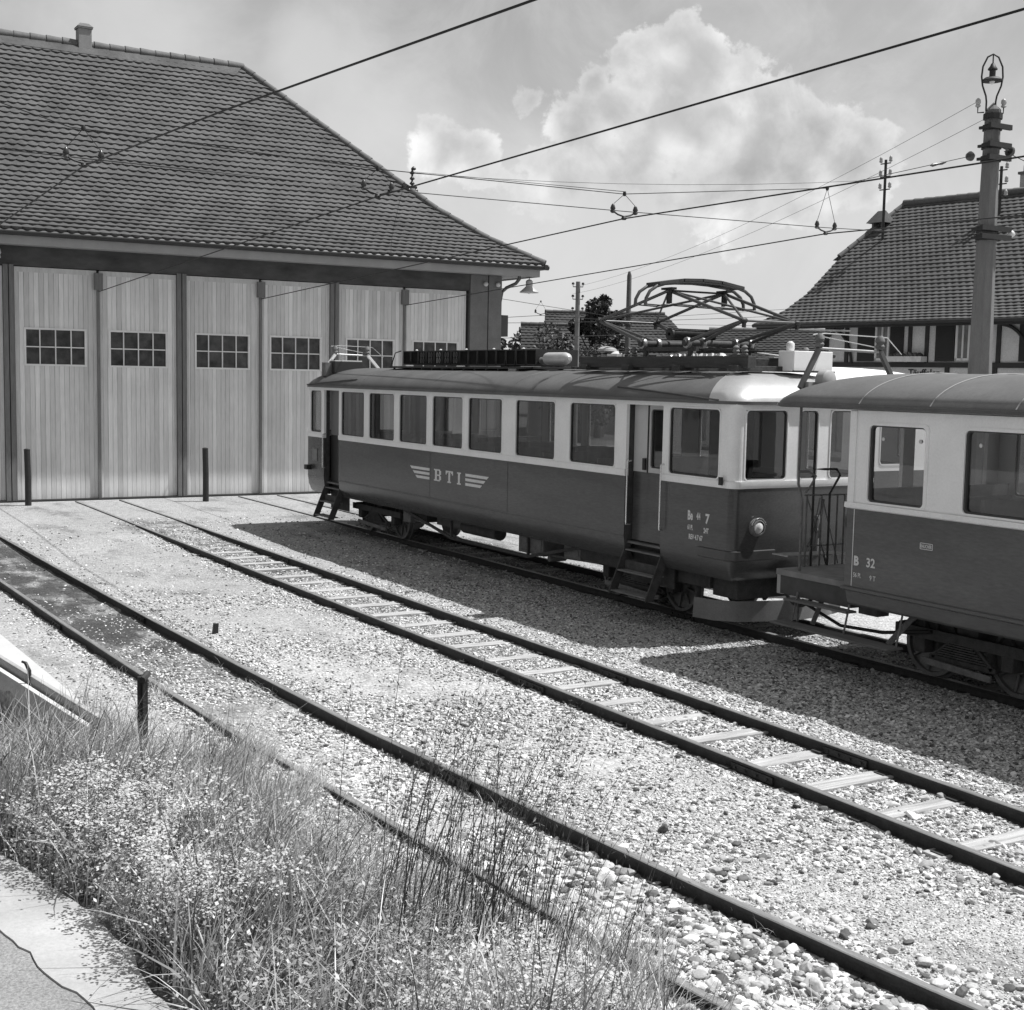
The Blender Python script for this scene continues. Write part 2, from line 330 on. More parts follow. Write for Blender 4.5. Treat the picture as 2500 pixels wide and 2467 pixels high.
def ground_mat():
    mt = bpy.data.materials.new('gravel_yard'); mt.use_nodes = True; N = mt.node_tree.nodes; L = mt.node_tree.links
    p = N['Principled BSDF']; p.inputs['Roughness'].default_value = 0.95; p.inputs['Specular IOR Level'].default_value = 0.2
    def M(op, a, b=None, c=None):
        n = N.new('ShaderNodeMath'); n.operation = op
        for i, q in enumerate((a, b, c)):
            if q is None: continue
            if isinstance(q, (int, float)): n.inputs[i].default_value = q
            else: L.new(q, n.inputs[i])
        return n.outputs[0]
    tc = N.new('ShaderNodeTexCoord'); O = tc.outputs['Object']; sp = N.new('ShaderNodeSeparateXYZ'); L.new(O, sp.inputs[0])
    X, Y = sp.outputs[0], sp.outputs[1]
    def nz(s, det=6, r=0.6, st=None):
        n = N.new('ShaderNodeTexNoise'); n.inputs['Scale'].default_value = s; n.inputs['Detail'].default_value = det; n.inputs['Roughness'].default_value = r
        if st: mp = N.new('ShaderNodeMapping'); mp.inputs['Scale'].default_value = st; L.new(O, mp.inputs[0]); L.new(mp.outputs[0], n.inputs[0])
        else: L.new(O, n.inputs[0])
        return n.outputs[0]
    def rmp(v, a, b, c=0.0, d=1.0):
        n = N.new('ShaderNodeMapRange'); n.interpolation_type = 'SMOOTHSTEP'; L.new(v, n.inputs[0])
        for i, q in enumerate((a, b, c, d)): n.inputs[i + 1].default_value = q
        return n.outputs[0]
    vor = N.new('ShaderNodeTexVoronoi'); vor.inputs['Scale'].default_value = 26; L.new(O, vor.inputs[0])
    vc = N.new('ShaderNodeSeparateColor'); L.new(vor.outputs['Color'], vc.inputs[0])
    peb = M('MULTIPLY_ADD', vc.outputs[0], 0.5, 0.72)
    sand = M('MULTIPLY_ADD', nz(40, 4, 0.8), 0.8, 0.62)
    big = M('MULTIPLY_ADD', nz(0.5, 5, 0.6), 0.5, 0.75)
    g = M('MULTIPLY', M('MULTIPLY', peb, sand), big)
    # trodden dark soil between the rails of the nearest track, far part
    ax = M('ABSOLUTE', M('SUBTRACT', X, M('MULTIPLY_ADD', M('SUBTRACT', 34.0, Y), 0.0215, 3.80)))
    wob = M('MULTIPLY', M('SUBTRACT', nz(1.2, 5, 0.7), 0.5), 0.35)
    inC = M('MULTIPLY', rmp(nz(1.6, 7, 0.7, (1, .45, 1)), .30, .52), M('MULTIPLY', rmp(M('ADD', ax, M('MULTIPLY', wob, 0.5)), 0.60, 0.40), rmp(M('ADD', Y, M('MULTIPLY', wob, 22)), 10.0, 15.5)))
    # soil between the rails of the second track
    bx = M('ABSOLUTE', M('SUBTRACT', X, 7.87))
    inB = M('MULTIPLY', rmp(bx, 0.56, 0.46), M('MULTIPLY', rmp(nz(2.2, 5, 0.7), 0.42, 0.6), M('MULTIPLY', rmp(Y, 10, 15), rmp(Y, 30, 27))))
    # ground round the third track darkened, coach shadow put into the colour
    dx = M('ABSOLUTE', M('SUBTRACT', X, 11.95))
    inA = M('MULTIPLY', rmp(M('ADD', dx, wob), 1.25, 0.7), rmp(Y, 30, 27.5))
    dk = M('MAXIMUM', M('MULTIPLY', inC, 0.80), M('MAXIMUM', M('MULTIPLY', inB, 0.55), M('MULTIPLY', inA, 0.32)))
    patch = M('MULTIPLY', rmp(nz(0.9, 7, 0.7, (1, 0.5, 1)), 0.50, 0.68), 0.42)
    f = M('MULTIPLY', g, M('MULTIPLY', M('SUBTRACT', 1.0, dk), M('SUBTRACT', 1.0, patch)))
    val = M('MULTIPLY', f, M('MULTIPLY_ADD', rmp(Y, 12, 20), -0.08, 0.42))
    # earth of the bank and beyond the yard
    bank = M('MULTIPLY', rmp(sp.outputs[2], -0.02, 0.12), 1.0)
    val = M('MULTIPLY', val, M('SUBTRACT', 1.0, M('MULTIPLY', bank, 0.62)))
    low = rmp(sp.outputs[2], -0.2, -0.4); val = M('MULTIPLY', val, M('SUBTRACT', 1.0, M('MULTIPLY', low, 0.7)))  # sunken strip darkened by depth, its shade put into the ground colour
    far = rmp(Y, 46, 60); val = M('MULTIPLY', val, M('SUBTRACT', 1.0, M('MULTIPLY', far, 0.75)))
    cb = N.new('ShaderNodeCombineColor')
    for i in range(3): L.new(val, cb.inputs[i])
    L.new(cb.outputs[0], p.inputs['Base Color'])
    b = N.new('ShaderNodeBump'); b.inputs['Strength'].default_value = 0.9; b.inputs['Distance'].default_value = 0.02
    L.new(M('ADD', M('MULTIPLY', vor.outputs['Distance'], -1.2), M('MULTIPLY', nz(30, 5, 0.7), 0.7)), b.inputs['Height']); L.new(b.outputs[0], p.inputs['Normal'])
    return mt
def build_ground():
    xs = np.unique(np.round(np.concatenate([np.linspace(-700, -30, 8), np.linspace(-30, -3, 15), np.arange(-3, 14, 0.09), np.linspace(14, 60, 30), np.linspace(60, 700, 12)]), 4))
    ys = np.unique(np.round(np.concatenate([np.linspace(-300, -12, 8), np.linspace(-12, 1, 12), np.arange(1, 21, 0.09), np.arange(21, 36, 0.3), np.linspace(36, 120, 20), np.linspace(120, 1200, 12)]), 4))
    XX, YY = np.meshgrid(xs, ys, indexing='ij'); H = gh(XX, YY)
    dense = (XX > -2.9) & (XX < 13.9) & (YY > 1.2) & (YY < 33)
    nzv = np.zeros_like(H); ii = np.argwhere(dense)
    for i, j in ii: nzv[i, j] = mnoise.noise((xs[i] * 1.7, ys[j] * 1.7, 0.3)) * 0.018 + mnoise.noise((xs[i] * 6, ys[j] * 6, 2.3)) * 0.010
    fade = 1 - smooth(24, 29, YY)
    H = H + (nzv - 0.008) * fade
    global GRID; GRID = (xs, ys, (nzv - 0.008) * fade)
    nx, ny = H.shape
    V = np.stack([XX, YY, H], -1).reshape(-1, 3)
    i, j = np.meshgrid(np.arange(nx - 1), np.arange(ny - 1), indexing='ij'); a = (i * ny + j).ravel()
    F = np.stack([a, a + ny, a + ny + 1, a + 1], 1)
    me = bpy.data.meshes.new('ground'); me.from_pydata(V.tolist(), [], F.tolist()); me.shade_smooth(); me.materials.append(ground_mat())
    o = bpy.data.objects.new('ground', me); COL.objects.link(o); tag(o, 'pale gravel and sand yard around the tracks', None, None, 'structure')
build_ground()

# concrete path and asphalt at the lower left
def strip(name, left, right, dz, mt, th=0.05):
    mb = MB(); n = len(left); v = []
    for (a, b) in zip(left, right):
        za = ghs(a[0], a[1]) + dz if len(a) < 3 else a[2]; zb = ghs(b[0], b[1]) + dz if len(b) < 3 else b[2]
        v += [(a[0], a[1], za), (b[0], b[1], zb), (a[0], a[1], za - th), (b[0], b[1], zb - th)]
    f = []
    for i in range(n - 1):
        p, q = i * 4, i * 4 + 4
        f += [(p, p + 1, q + 1, q), (p, q, q + 2, p + 2), (p + 1, p + 3, q + 3, q + 1), (p + 2, p + 3, q + 3, q + 2)]
    f += [(0, 2, 3, 1), (n * 4 - 4, n * 4 - 3, n * 4 - 1, n * 4 - 2)]
    mb.add(v, f); return mb.build(name, mt)
ys_ = np.linspace(-4, 6.6, 170)
def wav(y, s, a): return a * mnoise.noise((y * 2.3, s, 0)) + a * 0.6 * mnoise.noise((y * 7.1, s, 4))
edgeR = [(float(np.interp(y, [-4, 3.2, 4.0, 4.44, 4.84, 5.26, 5.6, 6.6], [1.25, 1.17, 1.14, 1.14, 1.10, 1.0, .92, .72])) + wav(y, 1, .035), float(y), 1.215) for y in ys_]
edgeM = [(float(np.interp(y, [-4, 4.11, 4.84, 6.6], [0.98, .91, .79, .45])) + wav(y, 5, .04) + .012 * mnoise.noise((y * 19, 3, 3)), float(y), 1.215) for y in ys_]
edgeM2 = [(x - 0.004, y, 1.209) for x, y, z in edgeM]; edgeL = [(-2.6, float(y), 1.203) for y in ys_]
o = strip('pavement', edgeM, edgeR, 0, M_SLAB, 0.25); tag(o, 'pale worn concrete edging strip beside the grass bank', None, None, 'structure')
o = strip('path', edgeL, edgeM2, 0, M_ASPH, 0.25); tag(o, 'rough grey asphalt path at the lower left corner', None, None, 'structure')

# ------------------------------------------------------------------ tracks
def rail_mb(path):
    prof = [(-.055, -.125), (.055, -.125), (.055, -.112), (.012, -.10), (.010, -.035), (.030, -.027), (.031, -.006), (.024, 0), (-.024, 0), (-.031, -.006), (-.030, -.027), (-.010, -.035), (-.012, -.10), (-.055, -.112)]
    mb = MB(); k = len(prof); v = []
    for i, (x, y) in enumerate(path):
        a = Vector(path[max(i - 1, 0)]); b = Vector(path[min(i + 1, len(path) - 1)]); d = (b - a).normalized(); nx, ny = d.y, -d.x
        for (u, w) in prof: v.append((x + nx * u, y + ny * u, w))
    f = []; m_ = []
    for i in range(len(path) - 1):
        for j in range(k): f.append((i * k + j, i * k + (j + 1) % k, (i + 1) * k + (j + 1) % k, (i + 1) * k + j)); m_.append(1 if j in (6, 7, 8) else 0)
    f += [tuple(range(k)), tuple((len(path) - 1) * k + j for j in range(k))]; m_ += [0, 0]
    mb.v = v; mb.f = f; mb.m = m_; return mb
def fish(mb, x, y, s):      # joint bars and bolts
    mb.box(x + s * .014, x + s * .034, y - .26, y + .26, -.095, -.036)
    for k in (-.2, -.07, .07, .2): mb.cyl((x + s * .030, y + k, -.066), (x + s * .05, y + k, -.066), .013, n=6)
def track(label, cx, y0, y1, sleepers, sl_z, joints):
    c0 = cx(y0); t = thing('railway_track', (float(cx(12.)), 12, 0), label, 'railway track', 'yard tracks running to the shed doors')
    yy = np.linspace(y0, y1, 60)
    for s in (-1, 1):
        rl = rail_mb([(float(cx(y)) + s * .53, float(y)) for y in yy]).build('rail', [M_RAIL, M_RAILTOP], t)
        for jy in joints:
            mb = MB(); x = float(cx(jy)) + s * .53; fish(mb, x, jy, 1); fish(mb, x, jy, -1); mb.build('joint_bar', M_RAIL, rl)
    for y in sleepers:
        x = float(cx(y)); w = .088 + random.uniform(-.012, .012); a = random.uniform(-.02, .02); dz = random.uniform(-.012, .008)
        mb = MB(); n = 9; v = []
        for i in range(n):
            u = -0.66 + 1.32 * i / (n - 1); j1 = random.uniform(-.008, .008); j2 = random.uniform(-.008, .008)
            v += [(x + u, y + u * a - w + j1, sl_z + dz), (x + u, y + u * a + w + j2, sl_z + dz), (x + u, y + u * a + w, sl_z - .14), (x + u, y + u * a - w, sl_z - .14)]
        f = []
        for i in range(n - 1):
            p, q = i * 4, i * 4 + 4
            for j in range(4): f.append((p + j, p + (j + 1) % 4, q + (j + 1) % 4, q + j))
        f += [(0, 1, 2, 3), (n * 4 - 4, n * 4 - 1, n * 4 - 2, n * 4 - 3)]
        mb.add(v, f)
        so_ = mb.build('sleeper', M_SLEEP, t, bevel=.006)
        for s in (-1, 1):
            pl = MB(); pl.box(x + s * .53 - .09, x + s * .53 + .09, y - .055, y + .055, sl_z + .004, sl_z + .014); pl.build('rail_chair', M_RAIL, so_)
    return t
SB = [y + random.uniform(-.03, .03) for y in np.arange(4.0, 27.5, .78)]
SCn = [y for y in np.arange(3.6, 9, .8)]
track('curving track nearest the grass bank with dark soil between its rails', ctr, 1.5, 33.2, SCn, -.102, (9.35, 17.5))
track('second track with pale weathered sleepers showing between its rails', lambda y: 7.87, 1.5, 33.2, SB, -.094, (11.9, 8.35, 22.0))
track('track under the two red and cream rail vehicles', lambda y: 11.97, -2.0, 33.2, list(np.arange(6.5, 25, .8)), -.10, (14.6,))
track('far track behind the motor coach, mostly hidden by it', lambda y: 16.25, -2.0, 33.2, [], -.10, (16.0,))
SLEEP_B = SB

# ------------------------------------------------------------------ stones (uncountable: one object, instanced pebbles)
def stones(name, pts, scl, rot, mt, label):
    me = bpy.data.meshes.new(name); me.from_pydata(pts.tolist(), [], [])
    a = me.attributes.new('scl', 'FLOAT_VECTOR', 'POINT'); a.data.foreach_set('vector', scl.astype(np.float32).ravel())
    a = me.attributes.new('rot', 'FLOAT_VECTOR', 'POINT'); a.data.foreach_set('vector', rot.astype(np.float32).ravel())
    a = me.attributes.new('pick', 'INT', 'POINT'); a.data.foreach_set('value', rng.integers(0, 5, len(pts)).astype(np.int32))
    o = bpy.data.objects.new(name, me); COL.objects.link(o); me.materials.append(mt)
    g = bpy.data.node_groups.new(name, 'GeometryNodeTree'); g.is_modifier = True
    g.interface.new_socket('Geometry', in_out='INPUT', socket_type='NodeSocketGeometry'); g.interface.new_socket('Geometry', in_out='OUTPUT', socket_type='NodeSocketGeometry')
    N = g.nodes; L = g.links; gi = N.new('NodeGroupInput'); go = N.new('NodeGroupOutput')
    gti = N.new('GeometryNodeGeometryToInstance')
    for k in range(5):
        ico = N.new('GeometryNodeMeshIcoSphere'); ico.inputs['Radius'].default_value = 1; ico.inputs['Subdivisions'].default_value = 3
        nz = N.new('ShaderNodeTexNoise'); nz.noise_dimensions = '4D'; nz.inputs['Scale'].default_value = 0.75; nz.inputs['Detail'].default_value = 1.5; nz.inputs['W'].default_value = k * 3.7
        sub = N.new('ShaderNodeVectorMath'); sub.operation = 'SUBTRACT'; L.new(nz.outputs['Color'], sub.inputs[0]); sub.inputs[1].default_value = (.5, .5, .5)
        sc_ = N.new('ShaderNodeVectorMath'); sc_.operation = 'SCALE'; L.new(sub.outputs[0], sc_.inputs[0]); sc_.inputs['Scale'].default_value = 1.5
        sp_ = N.new('GeometryNodeSetPosition'); L.new(ico.outputs['Mesh'], sp_.inputs['Geometry']); L.new(sc_.outputs[0], sp_.inputs['Offset'])
        ss = N.new('GeometryNodeSetShadeSmooth'); L.new(sp_.outputs[0], ss.inputs[0])
        sm = N.new('GeometryNodeSetMaterial'); sm.inputs['Material'].default_value = mt; L.new(ss.outputs[0], sm.inputs['Geometry'])
        L.new(sm.outputs[0], gti.inputs[0])
    iop = N.new('GeometryNodeInstanceOnPoints'); L.new(gi.outputs[0], iop.inputs['Points']); L.new(gti.outputs[0], iop.inputs['Instance']); iop.inputs['Pick Instance'].default_value = True
    def attr(nm, ty):
        n = N.new('GeometryNodeInputNamedAttribute'); n.data_type = ty; n.inputs['Name'].default_value = nm
        return next(q for q in n.outputs if q.enabled and q.name == 'Attribute')
    L.new(attr('pick', 'INT'), iop.inputs['Instance Index']); L.new(attr('scl', 'FLOAT_VECTOR'), iop.inputs['Scale']); L.new(attr('rot', 'FLOAT_VECTOR'), iop.inputs['Rotation'])
    L.new(iop.outputs[0], go.inputs[0])
    md = o.modifiers.new('stones', 'NODES'); md.node_group = g
    return tag(o, label, None, None, 'stuff')
def stone_mat():
    mt = bpy.data.materials.new('river_pebble'); mt.use_nodes = True; N = mt.node_tree.nodes; L = mt.node_tree.links
    p = N['Principled BSDF']; p.inputs['Roughness'].default_value = 0.75; p.inputs['Specular IOR Level'].default_value = 0.3
    oi = N.new('ShaderNodeObjectInfo'); cr = N.new('ShaderNodeValToRGB'); L.new(oi.outputs['Random'], cr.inputs[0])
    e = cr.color_ramp.elements; e[0].position = 0; e[0].color = (.07, .07, .07, 1); e[1].position = 1; e[1].color = (.80, .80, .80, 1)
    for pos, v in ((.14, .14), (.35, .33), (.7, .52)):
        q = e.new(pos); q.color = (v, v, v, 1)
    tc = N.new('ShaderNodeTexCoord'); nz = N.new('ShaderNodeTexNoise'); nz.inputs['Scale'].default_value = 2.5; nz.inputs['Detail'].default_value = 5; L.new(tc.outputs['Object'], nz.inputs[0])
    mr = N.new('ShaderNodeMapRange'); L.new(nz.outputs[0], mr.inputs[0]); mr.inputs[1].default_value = .3; mr.inputs[2].default_value = .7; mr.inputs[3].default_value = .8; mr.inputs[4].default_value = 1.15
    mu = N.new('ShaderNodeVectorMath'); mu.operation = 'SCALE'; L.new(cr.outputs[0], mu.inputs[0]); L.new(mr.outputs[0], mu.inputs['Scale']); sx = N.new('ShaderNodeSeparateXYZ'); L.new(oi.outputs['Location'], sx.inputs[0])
    m1 = N.new('ShaderNodeMapRange'); m1.interpolation_type = 'SMOOTHSTEP'; L.new(sx.outputs[0], m1.inputs[0]); m1.inputs[1].default_value = 9.0; m1.inputs[2].default_value = 10.9; m1.inputs[3].default_value = 1.0; m1.inputs[4].default_value = .8  # pebbles towards the coaches darkened, their shadow put into the stone colour
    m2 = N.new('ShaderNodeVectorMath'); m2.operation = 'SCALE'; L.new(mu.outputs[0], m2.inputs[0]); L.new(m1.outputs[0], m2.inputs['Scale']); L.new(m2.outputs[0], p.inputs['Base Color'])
    return mt
def build_stones():
    def field(n, x0, x1, y0, y1):
        return rng.uniform(x0, x1, n), rng.uniform(y0, y1, n)
    PX = []; PY = []; PS = []
    def put(n, x0, x1, y0, y1, dens, smin, smax):
        x, y = field(n, x0, x1, y0, y1); d = dens(x, y); k = rng.uniform(0, 1, n) < d
        x, y = x[k], y[k]; s = smin + (smax - smin) * rng.uniform(0, 1, len(x)) ** 1.7
        PX.append(x); PY.append(y); PS.append(s)
    def visible(x, y):          # keep to the wedge the scene can show, with a margin
        cx = .8615 * x - .5074 * y; cz = .5067 * x + .8568 * y
        return (np.abs(cx) < cz * .44 + 1.2)
    def nf(x, y, s, o=0): return np.array([mnoise.noise((a * s, b * s, o)) for a, b in zip(x, y)])
    def dens(x, y):
        c = ctr(np.maximum(y, 3)); dC = np.abs(x - c); dB = np.abs(x - 7.87); dA = np.abs(x - 11.97)
        d = np.full_like(x, .16)
        nearrail = np.maximum.reduce([np.exp(-((dC - .75) / .45) ** 2), np.exp(-((dB - .8) / .5) ** 2)])
        d = np.maximum(d, nearrail)
        d = np.where(dB < .5, .85, d); d = np.where(dC < .5, np.interp(y, [3, 10, 13, 17, 27], [1, .9, .5, .16, .10]) * np.clip(1 + 1.6 * nf(x, y, 1.1, 21), .2, 2), d)
        d = np.where((x > 8.3) & (x < 11.4), np.interp(y, [5, 12, 20], [.9, .7, .4]), d); d = np.where(x >= 11.4, .5, d)
        mid = (x > 5.3) & (x < 7.15); n = nf(x, y, .55, 3) + .5 * nf(x, y, 2.0, 13)
        d = np.where(mid, np.clip(.20 + np.abs(x - 6.3) * .35 + n * .9, .02, 1), d)
        d *= np.interp(y, [3, 14, 20, 26, 29], [1, .9, .55, .28, .05])
        d *= np.clip(.85 + .5 * nf(x, y, 1.4, 8), .15, 1.2)
        d *= np.where((dB > .95) & (x < 9), np.interp(y, [13, 17, 21], [1, .55, .25]), 1)
        rl = (np.abs(dC - .53) < .05) | (np.abs(dB - .53) < .05) | (np.abs(dA - .53) < .05); d = np.where(rl, 0, d)
        for sy in SLEEP_B: d = np.where((dB < .47) & (np.abs(y - sy) < .09), np.where(nf(x, y, 1.9, 5) > .12, .55, .07), d)
        d = np.where(x < c - .75, d * np.clip(1 - (c - .75 - x) * .5, .1, 1) * np.interp(y, [8, 11], [1, .18]), d)
        return np.where(visible(x, y), d, 0)
    def densL(x, y): return dens(x, y) * np.clip(1.6 - np.abs(x - ctr(y)) * .9, .12, 1) * np.interp(y, [4, 6.0, 8.0], [1, .7, .12])
    put(17000, 2.6, 9.0, 3.2, 8.0, densL, .020, .046)
    def densS(x, y): return np.maximum(dens(x, y), np.where((x > ctr(y) - 1.2) & visible(x, y) & (np.abs(np.abs(x - ctr(y)) - .53) > .05) & (np.abs(np.abs(x - 7.87) - .53) > .05), .6, 0))
    put(230000, 3.0, 9.3, 3.2, 9.0, densS, .003, .008)
    put(66000, 2.4, 12.6, 3.2, 12, dens, .011, .025)
    put(230000, 2.4, 12.6, 3.2, 11, dens, .005, .014)
    put(190000, 2.6, 12.6, 11, 19, dens, .007, .018)
    put(110000, 2.6, 13.0, 18, 29, dens, .009, .022)
    x = np.concatenate(PX); y = np.concatenate(PY); s = np.concatenate(PS); n = len(x)
    gx, gy, gz = GRID; i = np.clip(np.searchsorted(gx, x) - 1, 0, len(gx) - 2); j = np.clip(np.searchsorted(gy, y) - 1, 0, len(gy) - 2)
    fx = (x - gx[i]) / (gx[i + 1] - gx[i]); fy = (y - gy[j]) / (gy[j + 1] - gy[j])
    dzn = gz[i, j] * (1 - fx) * (1 - fy) + gz[i + 1, j] * fx * (1 - fy) + gz[i, j + 1] * (1 - fx) * fy + gz[i + 1, j + 1] * fx * fy
    z = gh(x, y) + dzn + s * rng.uniform(-.1, .5, n)
    scl = np.stack([s * rng.uniform(.85, 1.35, n), s * rng.uniform(.75, 1.1, n), s * rng.uniform(.38, .7, n)], 1)
    rot = np.stack([rng.normal(0, .3, n), rng.normal(0, .3, n), rng.uniform(0, 6.28, n)], 1)
    print('stones', n)
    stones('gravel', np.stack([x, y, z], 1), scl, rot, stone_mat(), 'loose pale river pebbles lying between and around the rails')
build_stones()

# ------------------------------------------------------------------ tiled roofs
def tile_rows(mb, O, a, b, prof, sl, sr, row=.22, w=.25, nper=5, amp=.011, step=.055, mi=0, scal=.05):
    """courses of tiles on a slope. O eave origin, a along the eave, b inwards (both horizontal units), prof (plan distance, z)"""
    O = np.array(O, float); a = np.array(a, float); b = np.array(b, float)
    pd = np.array([p[0] for p in prof]); pz = np.array([p[1] for p in prof])
    ln = np.concatenate([[0], np.cumsum(np.hypot(np.diff(pd), np.diff(pz)))]); n = max(2, int(round(ln[-1] / row)))
    ls = np.linspace(0, ln[-1], n + 1); ds = np.interp(ls, ln, pd); zs = np.interp(ls, ln, pz)
    def line(d, z, s, off, am, sh=0.0, sc=0.0):
        t = float(np.interp(d, pd[:-1] + np.diff(pd) / 2, np.diff(pz) / np.diff(pd))) if len(pd) > 2 else (pz[1] - pz[0]) / (pd[1] - pd[0]); z = z + .025 * np.array([mnoise.noise((q * .35, d * .5, 1.7)) for q in s])
        nb = -t / math.hypot(1, t); nzc = 1 / math.hypot(1, t)
        wv = am * (np.abs(np.sin(PI * (s + sh) / w)) * 2 - 1) + off; d = d - sc * np.abs(np.sin(PI * (s + sh) / w)) ** .7; z = z - sc * t * np.abs(np.sin(PI * (s + sh) / w)) ** .7
        return O[None, :2] + a[None, :2] * s[:, None] + b[None, :2] * (d + nb * wv)[:, None], z + nzc * wv
    for i in range(n):
        s0, s1 = max(sl(ds[i]), sl(ds[i + 1]) - 0), min(sr(ds[i]), sr(ds[i + 1]) + 0)
        s0 = sl(ds[i]); s1 = sr(ds[i])
        if s1 - s0 < .02: continue
        k = max(2, int((s1 - s0) / w * nper)); t = np.linspace(0, 1, k + 1)
        sb = s0 + (s1 - s0) * t; u0 = sl(ds[i + 1]); u1 = max(sr(ds[i + 1]), u0 + .001)
        st = np.clip(sb, u0, u1)
        jit = random.uniform(-.004, .004)
        sh = (i % 2) * w / 2; Pb, Zb = line(ds[i], zs[i], sb, step + jit, amp, sh, scal); Pt, Zt = line(ds[i + 1], zs[i + 1], st, .004, amp, sh); Pr, Zr = line(ds[i], zs[i], sb, -.02, 0, sh, scal)
        base = len(mb.v); v = []
        for P, Z in ((Pr, Zr), (Pb, Zb), (Pt, Zt)): v += [(P[j, 0], P[j, 1], Z[j]) for j in range(k + 1)]
        f = []
        for j in range(k):
            f.append((j, j + 1, k + 1 + j + 1, k + 1 + j)); f.append((k + 1 + j, k + 2 + j, 2 * k + 3 + j, 2 * k + 2 + j))
        mb.add(v, f, mi)
def raw_build(mb, name, mt, parent, sm=40):
    wl = Vector((0, 0, 0)); p = parent
    while p is not None: wl += p.location; p = p.parent
    me = bpy.data.meshes.new(name); me.from_pydata([(x - wl.x, y - wl.y, z - wl.z) for x, y, z in mb.v], [], mb.f)
    me.materials.append(mt); me.shade_smooth(); me.set_sharp_from_angle(angle=math.radians(sm))
    o = bpy.data.objects.new(name, me); COL.objects.link(o); o.parent = parent; return o
def ridge_caps(mb, p, q, r=.11, ln=.34):
    p = Vector(p); q = Vector(q); L_ = (q - p).length; n = max(1, int(L_ / ln)); d = (q - p).normalized()
    for i in range(n):
        a = p + d * (i * L_ / n - .02); b = p + d * ((i + 1) * L_ / n + .03)
        mb.tube([a, b], [r * 1.12 + random.uniform(-.006, .006), r * .92], 8)

